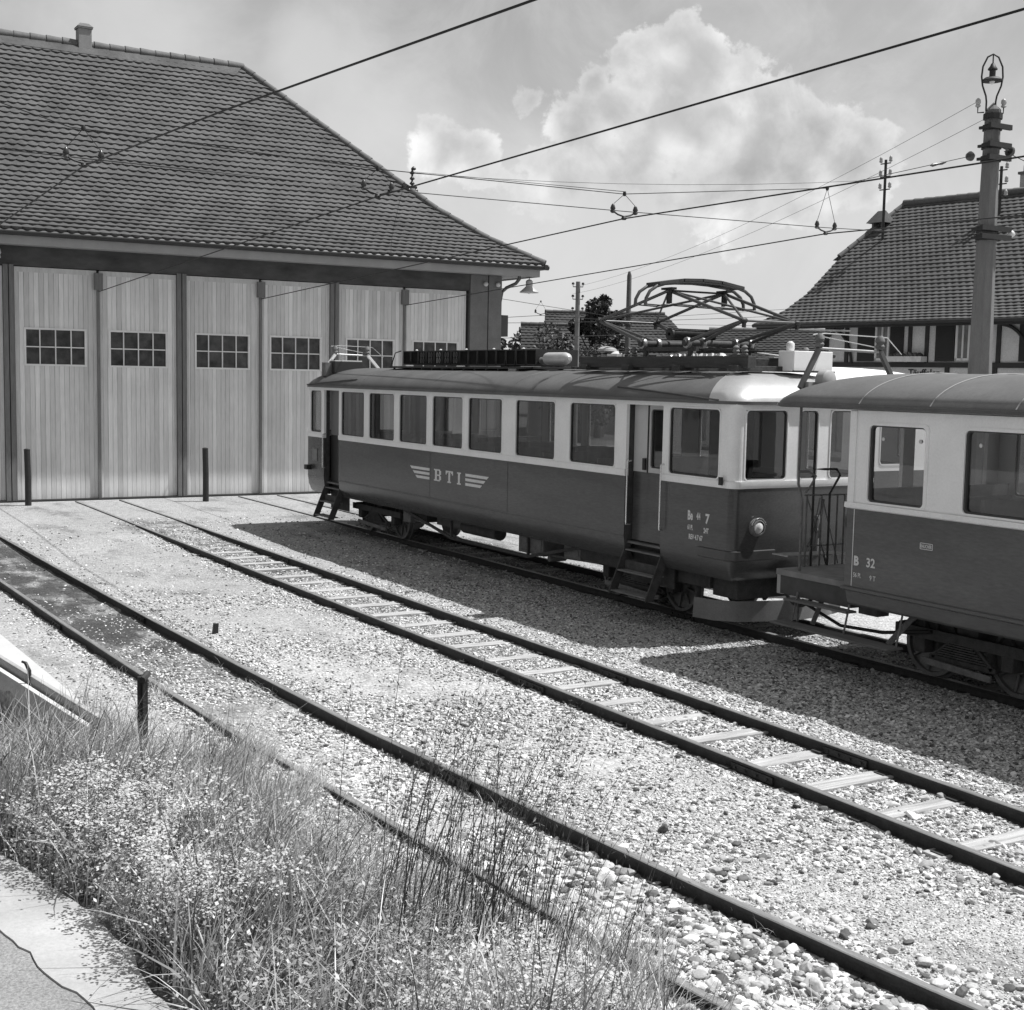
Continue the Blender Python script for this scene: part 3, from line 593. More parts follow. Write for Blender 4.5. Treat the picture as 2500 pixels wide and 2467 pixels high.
# ------------------------------------------------------------------ engine shed
SY = 33.6; EYE = 32.7; XR = 20.25; XL = -4.15; BACK = 45.9
def build_shed():
    t = thing('engine_shed', (8, 39, 0), 'long vehicle shed with tall pale board doors and a big tiled hipped roof', 'shed')
    W0, W1 = -3.25, 19.38
    posts = [(-2.45, .26), (1.77, .26), (5.92, .26), (10.07, .26), (14.22, .26)]
    wl = MB()
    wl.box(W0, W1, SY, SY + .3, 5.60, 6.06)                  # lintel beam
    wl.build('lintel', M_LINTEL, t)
    w = MB()
    w.box(18.36, 18.92, SY - .04, SY + .4, -.12, 6.06); w.box(18.95, W1, SY - .04, SY + .4, -.12, 6.06)
    w.build('corner_pillar', M_PILLAR, t, bevel=.01)
    w = MB(); w.box(18.92, 18.95, SY, SY + .3, -.12, 6.05); w.build('pillar_joint', M_BLACK, t)
    w = MB()
    w.box(W1 - .25, W1 - .002, SY + .4, 45.1, -.12, 6.06); w.box(W0, W0 + .3, SY, 45.1, -.12, 6.06); w.box(W0, W1, 45.1, 45.35, -.12, 6.06)
    w.build('wall', M_WALL, t)
    w = MB(); w.box(W0 - .02, W1, SY - .12, SY + .02, -.10, .012); w.build('threshold', M_BLACK, t)
    # door leaves
    leaves = []
    for k, x0 in enumerate([-2.45, 1.77, 5.92, 10.07, 14.22]):
        L0 = x0 + .14; L1 = x0 + 2.05; L2 = x0 + 2.12; L3 = x0 + 4.02
        for (a, b) in ((L0, L1), (L2, L3)):
            wz0, wz1 = 3.245, 4.155; c = (a + b) / 2 + (-.02 if a == L0 else .0); wa, wb = c - .73, c + .73
            mb = MB(); d0 = SY + .03; d1 = SY + .09
            cuts = [(a, wa, .02, 5.58), (wb, b, .02, 5.58), (wa, wb, .02, wz0), (wa, wb, wz1, 5.58)]
            for q in cuts: mb.box(q[0], q[1], d0, d1, q[2], q[3])
            leaf = mb.build('door_leaf', M_PLANK, t)
            fr = MB()
            fr.box(a, b, SY + .015, SY + .03, 5.46, 5.58); fr.box(a, a + .055, SY + .015, SY + .03, .02, 5.46); fr.box(b - .055, b, SY + .015, SY + .03, .02, 5.46)
            fr.build('door_frame', mat('door_frame_paint', 0.55, .8, var=.15, scale=3, stretch=(4, 4, .6), fine=.15), leaf)
            wd = MB(); e = .045
            for q in ((wa, wb, wz1 - e, wz1), (wa, wb, wz0, wz0 + e), (wa, wa + e, wz0 + e, wz1 - e), (wb - e, wb, wz0 + e, wz1 - e)): wd.box(q[0], q[1], SY + .005, SY + .08, q[2], q[3])
            for i in (1, 2, 3): xx = wa + (wb - wa) * i / 4; wd.box(xx - .012, xx + .012, SY + .02, SY + .06, wz0 + e, wz1 - e)
            zc = (wz0 + wz1) / 2; wd.box(wa + e, wb - e, SY + .016, SY + .058, zc - .013, zc + .013)
            wd.box(wa + .02, wb - .02, SY + .062, SY + .07, wz0 + .02, wz1 - .02, 1)
            wd.build('window', [mat('window_bar_paint', .72, .6, var=.1), M_PANE], leaf)
        # divider strip with the box that holds the end of the contact wire
        s = MB(); s.box(L1 + .0, L2, SY - .035, SY + .06, .01, 5.12); s.build('divider_strip', M_POST2, t)
        s = MB(); s.box(L1 - .06, L2 + .07, SY - .08, SY + .05, 5.12, 5.52); s.build('wire_end_box', M_POST2, t)
    for x, w_ in posts:
        s = MB(); s.box(x - .12, x - .012, SY - .05, SY + .2, -.1, 5.62); s.box(x + .012, x + .12, SY - .05, SY + .2, -.1, 5.62)
        po = s.build('door_post', M_POST2, t); s = MB(); s.box(x - .012, x + .012, SY - .0, SY + .1, -.1, 5.62); s.build('post_gap', M_BLACK, po)
    # roof
    prof = [(0, 6.38), (1.2, 7.10), (2.3, 7.95), (3.5, 9.12), (6.6, 12.16)]
    dmax = 6.6
    rf = MB()
    tile_rows(rf, (XL, EYE), (1, 0), (0, 1), prof, lambda d: d, lambda d: XR - XL - d)
    tile_rows(rf, (XR, EYE), (0, 1), (-1, 0), prof, lambda d: d, lambda d: BACK - EYE - d, nper=4)
    tile_rows(rf, (XL, EYE), (0, 1), (1, 0), prof, lambda d: d, lambda d: BACK - EYE - d, nper=2)
    tile_rows(rf, (XL, BACK), (1, 0), (0, -1), prof, lambda d: d, lambda d: XR - XL - d, nper=2)
    roof = raw_build(rf, 'roof', M_TILE, t)
    rc = MB(); ridge_caps(rc, (XL + 6.6, 39.3, 12.2), (XR - 6.6, 39.3, 12.2), .13, .42)
    for sx, cx_ in ((-1, XR), (1, XL)):
        for sy, cy in ((1, EYE), (-1, BACK)):
            P = [(cx_ + sx * d, cy + sy * d, z + .03) for d, z in prof]
            for p, q in zip(P[:-1], P[1:]): ridge_caps(rc, p, q, .10, .40)
    rc.build('ridge_tiles', M_TILE2, roof, smooth=50)
    # flat mortar apron just under the ridge
    ap = MB(); ap.add([(XL + 6.9, 39.3 - .34, 11.90), (XR - 6.9, 39.3 - .34, 11.90), (XR - 6.62, 39.25, 12.22), (XL + 6.62, 39.25, 12.22)], [(0, 1, 2, 3)]); ap.build('ridge_apron', M_TILE, roof)
    ev = MB()
    for (x0, x1, y0, y1) in ((XL + .1, XR - .1, EYE + .06, EYE + .12), (XL + .1, XR - .1, BACK - .12, BACK - .06), (XR - .12, XR - .06, EYE + .12, BACK - .12), (XL + .06, XL + .12, EYE + .12, BACK - .12)):
        ev.box(x0, x1, y0, y1, 6.03, 6.33)
    ev.box(XL + .12, XR - .12, EYE + .12, SY, 6.065, 6.10); ev.box(W1, XR - .12, SY, BACK - .12, 6.065, 6.10); ev.box(XL + .12, W0, SY, BACK - .12, 6.065, 6.10)
    ev.build('eaves_board', M_FASCIA, t)
    g = MB()
    for (p, q) in (((XL - .1, EYE - .0, 6.30), (XR + .14, EYE - .0, 6.30)), ((XR + .02, EYE - .1, 6.30), (XR + .02, BACK + .1, 6.30))):
        g.tube([p, q], .075, 10)
    g.build('gutter', M_GUTTER, t, smooth=60)
    g = MB(); g.tube([(19.78, 33.25, 6.24), (19.78, 33.28, 5.98), (19.74, 33.4, 5.86), (19.55, 33.6, 5.74), (19.47, 33.72, 5.62), (19.45, 33.8, 5.3), (19.45, 33.8, 0)], .05, 10); g.build('downpipe', mat('downpipe_zinc', .12, .5, .3), t, smooth=60)
    ch = MB(); ch.box(8.87, 9.23, 39.12, 39.48, 11.9, 12.62); ch.box(8.84, 9.26, 39.09, 39.51, 12.62, 12.67)
    chm = ch.build('chimney', mat('chimney_render', .26, .9, var=.2, scale=4), t, bevel=.01)
    c2 = MB(); c2.add([(8.83, 39.08, 12.67), (9.27, 39.08, 12.67), (9.27, 39.52, 12.67), (8.83, 39.52, 12.67), (8.93, 39.2, 12.78), (9.17, 39.2, 12.78), (9.17, 39.4, 12.78), (8.93, 39.4, 12.78)], [(0, 1, 5, 4), (1, 2, 6, 5), (2, 3, 7, 6), (3, 0, 4, 7), (4, 5, 6, 7)]); c2.build('chimney_cap', M_TILE2, chm)
    for x in (18.80, 19.20):
        g = MB(); g.lathe((x, SY - .04, 5.80), [(.03, 0), (.035, .05), (.062, .06), (.068, .10), (.045, .15), (.01, .16)], 14, (0, -1, 0)); g.build('wall_insulator', M_CERAM, t, smooth=50)
    g = MB(); g.box(19.38, 19.86, 34.0, 34.45, 4.36, 4.98); g.build('wall_cabinet', mat('dark_cabinet', .03, .7, var=.2), t, bevel=.01)
    return t
build_shed()

def lamp_shade_thing():
    t = thing('shed_lamp', (20.04, 33.15, 6.03), 'pale enamel lamp hanging under the right end of the shed eaves', 'lamp')
    mb = MB(); mb.lathe((20.04, 33.15, 5.60), [(.27, 0), (.275, .02), (.12, .16), (.10, .18), (.10, .33), (.07, .36), (.03, .38)], 20); mb.build('lamp_shade', mat('enamel_shade', .42, .4), t, smooth=40)
    mb = MB(); mb.cyl((20.04, 33.15, 5.97), (20.04, 33.15, 6.07), .012, n=6); mb.build('hanger', M_BLACK, t)
    mb = MB(); mb.lathe((20.04, 33.15, 5.57), [(.02, 0), (.05, .02), (.05, .07), (.03, .09)], 12); mb.build('bulb', M_CERAM, t, smooth=60)
lamp_shade_thing()
def eave_porcelain():
    t = thing('eave_insulator', (5.66, 33.3, 5.75), 'white porcelain insulators on a bracket under the eaves at the left edge', 'insulator')
    mb = MB(); mb.lathe((5.66, 33.35, 5.72), [(.04, 0), (.07, .03), (.05, .10), (.08, .14), (.05, .24), (.02, .27)], 14); mb.lathe((5.52, 33.35, 5.66), [(.04, 0), (.07, .03), (.05, .10), (.07, .14), (.02, .2)], 14); mb.build('porcelain', M_CERAM, t, smooth=50)
    mb = MB(); mb.box(5.45, 5.72, 33.33, 33.37, 5.60, 5.66); mb.box(5.5, 5.54, 33.35, 33.62, 5.60, 5.64); mb.build('bracket', M_BLACK, t)
eave_porcelain()

def bollard(x, y, label, h=1.28, r=.075):
    t = thing('iron_bollard', (x, y, -.05), label, 'bollard', 'posts standing in front of the shed doors')
    mb = MB(); mb.tube([(x, y, -.15), (x + .003, y, h * .5), (x - .01, y, h)], [r, r * .97, r * .95], 14); mb.build('post', M_BLACK, t, smooth=50)
    mb = MB(); mb.lathe((x - .01, y, h), [(r * .99, 0), (r * .99, .015), (r * .5, .03), (.01, .034)], 14); mb.build('cap', M_BLACK, t, smooth=40)
bollard(6.12, 32.65, 'black iron post in front of the leftmost shed door'); bollard(10.27, 32.3, 'black iron post left of the motor coach rear end')
def stake(x, y, z0, z1, r, lean, label, name='marker_stake'):
    mb = MB(); mb.box(x - r, x + r, y - r, y + r, z0 - .1, z1); o = MB(); 
    v = [(x - r, y - r, z0 - .1), (x + r, y - r, z0 - .1), (x + r, y + r, z0 - .1), (x - r, y + r, z0 - .1)]
    w = [(x - r * .9 + lean, y - r * .8, z1 - .01), (x + r * .8 + lean, y - r * .9, z1), (x + r * .9 + lean, y + r * .8, z1 - .015), (x - r * .8 + lean, y + r * .9, z1 - .005)]
    o.add(v + w, [(3, 2, 1, 0), (4, 5, 6, 7), (0, 1, 5, 4), (1, 2, 6, 5), (2, 3, 7, 6), (3, 0, 4, 7)]); return tag(o.build(name, M_BLACK, None, bevel=.004), label, 'stake')
stake(5.27, 16.24, -.1, .03, .035, .02, 'short dark stump standing in the gravel between the two nearest tracks', 'post_stump')
def iron_post():
    x, y = 3.10, 11.55
    t = thing('iron_post', (x, y, -.1), 'blackened old rail post standing beside the near track in the grass', 'post')
    mb = MB(); mb.box(x - .045, x + .045, y - .012, y + .012, -.3, .52); mb.box(x - .012, x + .012, y - .04, y + .04, -.3, .53); mb.build('post', M_RAIL, t, bevel=.004)
    mb = MB(); mb.cyl((x - .02, y - .06, .50), (x + .06, y + .05, .53), .03, n=8); mb.build('bolt', M_RAIL, t, smooth=40)
iron_post()

# timber edge and white patch at the left
def edge():
    t = thing('timber_edging', (2.6, 12.8, 0), 'pale weathered timber edge with a dark iron hook at the left side of the yard', 'edging')
    A = Vector((2.36, 16.6, 0)); B = Vector((2.86, 12.0, 0)); d = (B - A).normalized(); n = Vector((d.y, -d.x, 0))
    if n.x > 0: n = -n
    mb = MB(); 
    c = (A + B) / 2; mb.obox((c.x, c.y, -.02), d * (B - A).length / 2, n * .028, Vector((0, 0, .09))); mb.build('kerb_beam', mat('grey_beam', .34, .85, var=.3, scale=4, stretch=(2, .4, 2), fine=.2), t, bevel=.01)
    c2 = c + n * .085; mb = MB(); mb.obox((c2.x, c2.y, -.12), d * ((B - A).length / 2 - .1), n * .03, Vector((0, 0, .11))); mb.build('face_board', mat('pale_board', .55, .85, var=.25, scale=4, stretch=(2, .4, 2), fine=.2), t, bevel=.006)
    h = A + d * 2.6 + n * .03; mb = MB(); mb.tube([(h.x, h.y, -.05), (h.x, h.y, .12), (h.x - .03, h.y + .03, .2), (h.x - .06, h.y + .06, .21)], [.022, .02, .018, .012], 8); mb.build('hook', M_BLACK, t, smooth=50)
edge()
wd = [(2.38, 19.5), (2.56, 16.2), (2.76, 13.9), (2.98, 12.4), (2.94, 14.6), (2.87, 17.0), (2.78, 19.5)]
mb = MB(); mb.add([(x, y, -.079) for x, y in wd] + [(x, y, -.3) for x, y in wd], [tuple(range(7))] + [(i, (i + 1) % 7, 7 + (i + 1) % 7, 7 + i) for i in range(7)])
o = mb.build('concrete_patch', mat('white_slab', .46, .85, var=.06, scale=3, fine=.05)); tag(o, 'bright wedge of smooth concrete beside the timber edging', None, None, 'structure')

# ------------------------------------------------------------------ masts, wires
def octo_mast(x, y, label, h=8.2, lamp=True, group=None, r0=.27, r1=.138):
    t = thing('concrete_mast', (x, y, -.1), label, 'mast', group)
    mb = MB(); zs = [-.3, 0, h * .4, h]; rr = [r0, r0, r0 + (r1 - r0) * .42, r1]
    n = 8; v = []; f = []
    for z, r in zip(zs, rr):
        for j in range(n): a = 2 * PI * (j + .5) / n + .35; v.append((x + r * math.cos(a), y + r * math.sin(a), z))
    for i in range(3):
        for j in range(n): f.append((i * n + j, i * n + (j + 1) % n, (i + 1) * n + (j + 1) % n, (i + 1) * n + j))
    v.append((x, y, h + .14)); f += [(3 * n + j, 3 * n + (j + 1) % n, 4 * n) for j in range(n)]
    mb.add(v, f); mb.build('shaft', M_MAST, t, bevel=.012)
    for z in (h - .12, 7.88, 7.55, 7.32, 6.05, 5.90):
        if z > h: continue
        r = (r0 + (r1 - r0) * z / h); mb = MB(); w = .34 if z < 7 else .22
        mb.lathe((x, y, z - .05), [(r + .035, 0), (r + .035, .10)], 10)
        if z < h - .2:
            mb.box(x - r - w * .75, x + r + w * .55, y - r - .09, y - r - .03, z - .045, z + .045); mb.box(x - r - .05, x - r, y - r - .04, y + r, z - .025, z + .025)
        mb.build('clamp_band', M_BLACK, t)
    return t
g_m = 'concrete catenary masts'
mast = octo_mast(20.15, 17.1, 'concrete mast with a lyre-shaped lamp bracket on top, standing behind the trailer coach', group=g_m)
def mast_lamp(t, x, y, h):
    mb = MB(); P = []
    for s, zz in ((-.085, h - .02), (-.085, h + .14), (-.10, h + .24), (-.17, h + .42), (-.195, h + .58), (-.18, h + .76), (-.10, h + .93), (0, h + .985)): P.append((s, zz))
    P = P + [(-s, z) for s, z in P[-2::-1]]
    mb.tube([(x + s * .86, y - s * .5, z) for s, z in P], .016, 8); mb.build('lyre_bracket', M_BLACK, t, smooth=60)
    mb = MB(); mb.lathe((x, y, h + .50), [(.185, 0), (.19, .02), (.13, .065), (.055, .085), (.055, .20), (.085, .205), (.085, .225), (.05, .27), (.035, .31), (.012, .33), (.012, .48)], 20); mb.build('lamp_shade', M_BLACK, t, smooth=40)
    mb = MB(); mb.lathe((x, y, h + .455), [(.02, 0), (.045, .02), (.05, .05)], 12); mb.build('bulb', M_CERAM, t, smooth=50)
    for s in (-1, 1):
        bx, by = x + s * .20, y - s * .12
        mb = MB(); mb.tube([(x + s * .1, y - s * .06, h - .05), (bx, by, h - .06), (bx, by, h + .04)], .012, 6); br = mb.build('insulator_bracket', M_BLACK, t, smooth=50)
        mb = MB(); mb.lathe((bx, by, h + .04), [(.035, 0), (.05, .02), (.035, .05), (.05, .08), (.045, .13), (.015, .16)], 12); mb.build('porcelain', mat('grey_porcelain', .35, .3), br, smooth=50)
mast_lamp(mast, 20.08, 17.1, 8.2)
octo_mast(-1.1, 17.3, 'concrete mast left of the yard carrying the other end of the span wires', group=g_m)

def ins(mb, c, r=.05):
    mb.lathe((c[0], c[1], c[2] - .05), [(.015, 0), (r * .8, .012), (r, .045), (r * .7, .07), (r * .9, .085), (.012, .11)], 10)
def wire(name, label, pts, r, mt=None, group='overhead wires', extra=None, cat='wire', sag=0.0):
    P = []
    for a, b in zip(pts[:-1], pts[1:]):
        a = Vector(a); b = Vector(b); n = max(2, int((b - a).length / 2)); 
        for i in range(n): u = i / n; q = a.lerp(b, u); q.z -= sag * 4 * u * (1 - u) * (b - a).length / 20; P.append(q)
    P.append(Vector(pts[-1]))
    mb = MB(); mb.tube(P, r, 6)
    o = mb.build(name, mt or mat('wire_copper', .012, .5, .3), None, smooth=60); return tag(o, label, cat, group)
gW = 'contact wires above the tracks'
def contact(label, pts, r=.0105): return wire('contact_wire', label, pts, r, group=gW)
contact('topmost heavy contact wire running from the upper edge over the shed roof', [(5.35, -4, 5.72), (4.66, 7.63, 5.645), (4.2, 12.6, 5.66), (3.92, 17.1, 5.67), (3.90, 33.5, 5.07)])
contact('heavy contact wire crossing the sky down to the leftmost wire box on the doors', [(7.87, -4, 5.78), (7.87, 6.4, 5.80), (7.87, 17.1, 5.63), (8.0, 33.52, 5.07)])
contact('contact wire above the two coaches ending at the second wire box on the doors', [(12.02, -4, 5.62), (12.02, 9.7, 5.63), (12.01, 17.1, 5.64), (12.14, 33.52, 5.08)])
contact('lowest contact wire ending at the wire box nearest the shed corner', [(16.2, -4, 5.62), (16.18, 13.1, 5.64), (16.17, 17.1, 5.70), (16.3, 33.52, 5.10)])
gS = 'span wires across the yard'
wire('span_wire', 'upper thin span wire rising to the concrete mast beside the lamp', [(-1.0, 17.2, 7.32), (3.76, 17.1, 6.12), (7.87, 17.1, 6.0), (12.0, 17.1, 6.01), (16.11, 17.1, 6.45), (19.6, 17.1, 7.32)], .006, group=gS)
wire('span_wire', 'lower thin span wire carrying the wire hangers', [(-1.0, 17.2, 5.85), (3.95, 17.1, 5.76), (8.0, 17.1, 5.73), (12.0, 17.1, 5.75), (16.1, 17.1, 5.80), (19.7, 17.1, 5.9)], .006, group=gS)
wire('guy_wire', 'short strained wire leaving the mast towards the right edge', [(20.5, 17.1, 7.50), (21.1, 17.0, 7.32), (27.5, 16.2, 6.2)], .008, group=gS)
mb = MB(); mb.tube([(20.3, 17.0, 7.55), (20.62, 17.0, 7.47)], .02, 6); mb.lathe((20.5, 17.02, 7.50), [(.03, 0), (.09, .03), (.10, .08), (.06, .13), (.02, .15)], 12, (1, 0, -.25)); o = mb.build('strain_insulator', M_DCERAM, mast, smooth=50)
mb = MB(); mb.lathe((19.52, 17.1, 7.30), [(.02, 0), (.07, .04), (.09, .1), (.05, .16), (.02, .2)], 12, (1, 0, .25)); mb.lathe((18.6, 17.1, 7.06), [(.01, 0), (.03, .05), (.02, .2), (.03, .3), (.01, .4)], 8, (1, 0, .25)); mb.build('strain_insulator', M_DCERAM, mast, smooth=50)
mb = MB(); mb.lathe((20.55, 16.95, 6.0), [(.03, 0), (.06, .03), (.07, .09), (.03, .16)], 12, (1, 0, -.1)); mb.build('white_insulator', M_CERAM, mast, smooth=50)
def hanger(x, zt, zw, label, y=17.1, w=.21, drop=True):
    t = thing('wire_hanger', (x, y, zw), label, 'wire hanger', 'hangers that hold the contact wires')
    mb = MB(); mb.tube([(x - w, y, zw + .10), (x - w * .55, y, zw + .055), (x, y, zw + .03), (x + w * .55, y, zw + .055), (x + w, y, zw + .10)], .014, 8); mb.build('yoke', M_BLACK, t, smooth=60)
    for s in (-1, 1):
        mb = MB(); mb.lathe((x + s * w, y, zw + .07), [(.02, 0), (.042, .02), (.03, .05), (.042, .07), (.025, .12), (.01, .14)], 10); mb.build('insulator', M_DCERAM, t, smooth=50)
    mb = MB(); mb.lathe((x, y, zw - .02), [(.03, 0), (.045, .02), (.03, .05)], 10); mb.build('wire_clamp', M_BLACK, t, smooth=50)
    if drop:
        mb = MB()
        for s in (-1, 1): mb.tube([(x + s * w, y, zw + .2), (x, y, zt)], .0045, 5)
        mb.lathe((x, y, zt - .03), [(.02, 0), (.03, .03), (.02, .07)], 8); mb.build('suspension_wire', M_BLACK, t, smooth=50)
hanger(3.92, 6.12, 5.67, 'wire hanger farthest left, seen against the shed roof'); hanger(7.87, 6.0, 5.63, 'wire hanger seen against the sloping hip of the shed roof')
hanger(12.01, 6.01, 5.64, 'wire hanger in the sky above the pantograph'); hanger(16.17, 6.45, 5.70, 'wire hanger with long drop wires next to the station roof', w=.2)

def roof_pole():
    x, y, z = 17.43, 35.5, 8.38
    t = thing('roof_insulator_post', (x, y, z), 'dark insulator post rising from the hip of the shed roof', 'insulator post')
    mb = MB(); mb.cyl((x, y, z - .4), (x, y, 9.1), .03, n=8); mb.box(x - .15, x + .15, y - .03, y + .03, 8.58, 8.64); mb.build('post', M_BLACK, t)
    mb = MB()
    for zz, s in ((8.52, -.1), (8.52, .12), (8.72, 0), (8.86, 0), (9.02, .0), (9.14, .04)): mb.lathe((x + s, y, zz - .05), [(.03, 0), (.07, .02), (.075, .05), (.04, .09), (.02, .11)], 10)
    mb.build('insulator', M_DCERAM, t, smooth=50)
roof_pole()
gT = 'thin line wires in the sky'
T1 = (33.27, 50.8, 7.3)
wire('line_wire', 'upper of two hair-thin wires falling left from the lamp mast', [(19.9, 17.2, 8.36), T1], .0045, group=gT, sag=.25)
wire('line_wire', 'lower of two hair-thin wires falling left from the lamp mast', [(19.95, 17.0, 8.05), (33.1, 51.0, 6.95)], .0045, group=gT, sag=.25)
wire('line_wire', 'thin wire from the roof post on the shed to the mast by the station', [(17.43, 35.5, 9.05), (12.0, 17.12, 6.05)], .005, group=gT)
wire('line_wire', 'thin wire from the roof post across the sky to the station roof pole', [(17.43, 35.5, 9.0), (31.6, 31.4, 9.6)], .006, group=gT, sag=.3)

def wood_pole(x, y, h, label, r=.13, arms=3):
    t = thing('wooden_pole', (x, y, -.1), label, 'pole')
    mb = MB(); mb.tube([(x, y, -.3), (x, y, h)], [r, r * .75], 10); mb.build('shaft', mat('grey_pole_wood', .16, .9, var=.3, scale=3), t, smooth=50)
    for k in range(arms):
        z = h - .15 - k * .55
        for s in (-1, 1):
            mb = MB(); mb.tube([(x, y, z - .08), (x + s * .2, y - s * .1, z - .08), (x + s * .2, y - s * .1, z)], .02, 6); ins(mb, (x + s * .2, y - s * .1, z + .06), .07); mb.build('insulator', M_DCERAM, t)
wood_pole(33.27, 50.8, 7.5, 'tall grey wooden pole in front of the tiled house beyond the shed')
t = thing('concrete_mast', (38.2, 53.8, -.1), 'slim ringed concrete mast behind the dark tree in the distance', 'mast', g_m)
mb = MB(); mb.tube([(38.2, 53.8, -.3), (38.2, 53.8, 8.2), (38.2, 53.8, 8.4)], [.17, .11, .05], 10); mb.build('shaft', mat('dark_mast_concrete', .09, .9, var=.2), t, smooth=40)
for z in (6.2, 5.75, 2.6):
    mb = MB(); mb.lathe((38.2, 53.8, z), [(.2, 0), (.2, .1)], 10); mb.build('clamp_band', M_BLACK, t)
# distant span and its contact wire
wire('span_wire', 'distant span wire beyond the shed corner', [(19.4, 38.0, 5.95), (25.9, 42.0, 5.82), (38.2, 53.8, 6.1), (50.0, 48.0, 7.2)], .009, group=gS)
wire('contact_wire', 'distant contact wire beyond the shed corner', [(19.6, 37.0, 4.9), (25.9, 42.0, 5.45), (38.2, 50.0, 5.75), (52, 45, 5.9)], .009, group=gW)
hanger(25.9, 5.95, 5.46, 'small distant wire hanger right of the hanging shed lamp', y=42.0, w=.22)
for k, (a, b) in enumerate(((5.6, 6.7), (5.0, 6.2), (4.4, 5.6))):
    wire('line_wire', ['top', 'middle', 'bottom'][k] + ' one of three distant wires between the shed and the station', [(19.6, 44.0, a - .6), (55, 50.0, b + .6)], .010, group=gT, sag=.15)

# ------------------------------------------------------------------ station building on the right
P0 = Vector((30.97, 26.27, 0)); E1 = Vector((.128, -.992, 0)).normalized(); E2 = Vector((-E1.y, E1.x, 0))
def SP(s, o, z): q = P0 + E1 * s + E2 * o; return (q.x, q.y, z)
def sbox(mb, s0, s1, o0, o1, z0, z1, mi=0):
    c = SP((s0 + s1) / 2, (o0 + o1) / 2, (z0 + z1) / 2); mb.obox(c, E1 * (s1 - s0) / 2, E2 * (o1 - o0) / 2, Vector((0, 0, (z1 - z0) / 2)), mi)
def build_station():
    t = thing('station_building', SP(2, 4.5, 0), 'half-timbered station building with dark tiled half-hipped roof and shuttered windows', 'station')
    M_SW = mat('station_plaster', .56, .9, var=.12, scale=1.5, fine=.2, fscale=30)
    w = MB(); S0, S1, D = -5.6, 13.0, 9.0
    sbox(w, S0, S1, 0, D, -.1, 5.12); w.add([SP(S0, 0, 5.1), SP(S0, D, 5.1), SP(S0, 6.75, 7.1), SP(S0, 2.25, 7.1)], [(0, 1, 2, 3)]); w.add([SP(S1, 0, 5.1), SP(S1, D, 5.1), SP(S1, 6.75, 7.1), SP(S1, 2.25, 7.1)], [(0, 1, 2, 3)])
    w.build('wall', M_SW, t)
    bm_ = mat('timber_framing', .03, .8, var=.3)
    for s, wd in ((-5.5, .14), (-4.72, .13), (-2.39, .12), (-1.80, .12), (-.26, .10), (.56, .13), (3.2, .13), (5.9, .13), (8.6, .13)):
        q = MB(); sbox(q, s - wd / 2, s + wd / 2, -.05, .0, 3.85, 5.0); q.build('timber_post', bm_, t)
    q = MB(); sbox(q, S0 - .05, S1, -.06, -.002, 3.70, 3.85); q.build('timber_rail', bm_, t)
    for s in (-1.07, .48):
        q = MB(); sbox(q, s - .07, s + .07, -.05, -.002, -.1, 3.70); q.build('timber_post', bm_, t)
    # arched braces
    for s, sg in ((.62, 1), (-5.43, 1), (-4.8, -1)):
        P = [SP(s + sg * .95 * math.sin(a), -.07, 3.72 + 1.2 * math.cos(a)) for a in np.linspace(.05, 1.5, 9)]
        q = MB(); q.tube(P, .05, 6); q.build('arched_brace', bm_, t, smooth=50)
    def win(a, b, sh):
        q = MB(); e = .07; z0, z1 = 3.9, 5.0
        for (c, d, zz0, zz1) in ((a, b, z1 - e, z1), (a, b, z0, z0 + e), (a, a + e, z0, z1), (b - e, b, z0, z1), ((a + b) / 2 - .025, (a + b) / 2 + .025, z0, z1)): sbox(q, c, d, -.06, .0, zz0, zz1)
        f = q.build('window', mat('station_window_frame', .62, .6), t)
        q = MB(); sbox(q, a + .02, b - .02, -.03, -.01, z0 + .02, z1 - .02); q.build('pane', mat('lace_curtained_pane', .16, .3, var=.5, scale=3), f)
        for (c, d) in sh:
            q = MB(); sbox(q, c, d, -.045, -.005, z0 - .02, z1)
            for k in range(14): sbox(q, c + .05, d - .05, -.055, -.045, z0 + .05 + k * .075, z0 + .09 + k * .075)
            q.build('shutter', mat('dark_shutter', .02, .7), f)
    win(-3.64, -3.12, [(-4.30, -3.68), (-3.09, -2.62)]); win(-.82, -.34, [(-1.5, -.86)]); win(1.9, 2.6, [(1.2, 1.85), (2.65, 3.1)]); win(4.1, 4.9, [(3.4, 4.05), (4.95, 5.5)]); win(6.6, 7.4, [(6.0, 6.55), (7.45, 8)])
    q = MB(); sbox(q, -3.0, -1.75, -.35, -.06, 3.86, 4.02); q.build('flower_box', mat('pale_flower_box', .6, .8, var=.2), t)
    q = MB(); 
    for k in range(26):
        c = Vector(SP(random.uniform(-2.95, -1.8), -.2, 4.02)); r = random.uniform(.03, .08); q.obox(c + Vector((0, 0, r * .4)), Vector((r, 0, random.uniform(-.4, .4) * r)), Vector((0, r * .7, r * .5)), Vector((0, .2 * r, r * .7)))
    q.build('flowers', M_LEAF, t)
    # roof
    Dp = D + .8; S0r, S1r = -7.9, 14.2
    prof = [(0, 5.05), (.8, 5.48), (1.6, 6.05), (3.05, 7.33), (5.3, 9.22)]
    sl = lambda d: float(np.interp(d, [0, .8, 1.6, 3.05, 5.3], [-7.9, -7.35, -7.1, -6.95, -6.1])); sr = lambda d: S1r - .3 * d
    rf = MB(); tile_rows(rf, SP(0, -.8, 0)[:2], E1[:2], E2[:2], prof, sl, sr, row=.20, w=.24, nper=4, amp=.010, step=.04, scal=.02)
    tile_rows(rf, SP(0, D + .8, 0)[:2], E1[:2], (-E2)[:2], prof, sl, sr, row=.20, w=.24, nper=2, amp=.010, step=.04, scal=.02)
    roof = raw_build(rf, 'roof', M_TILE_S, t)
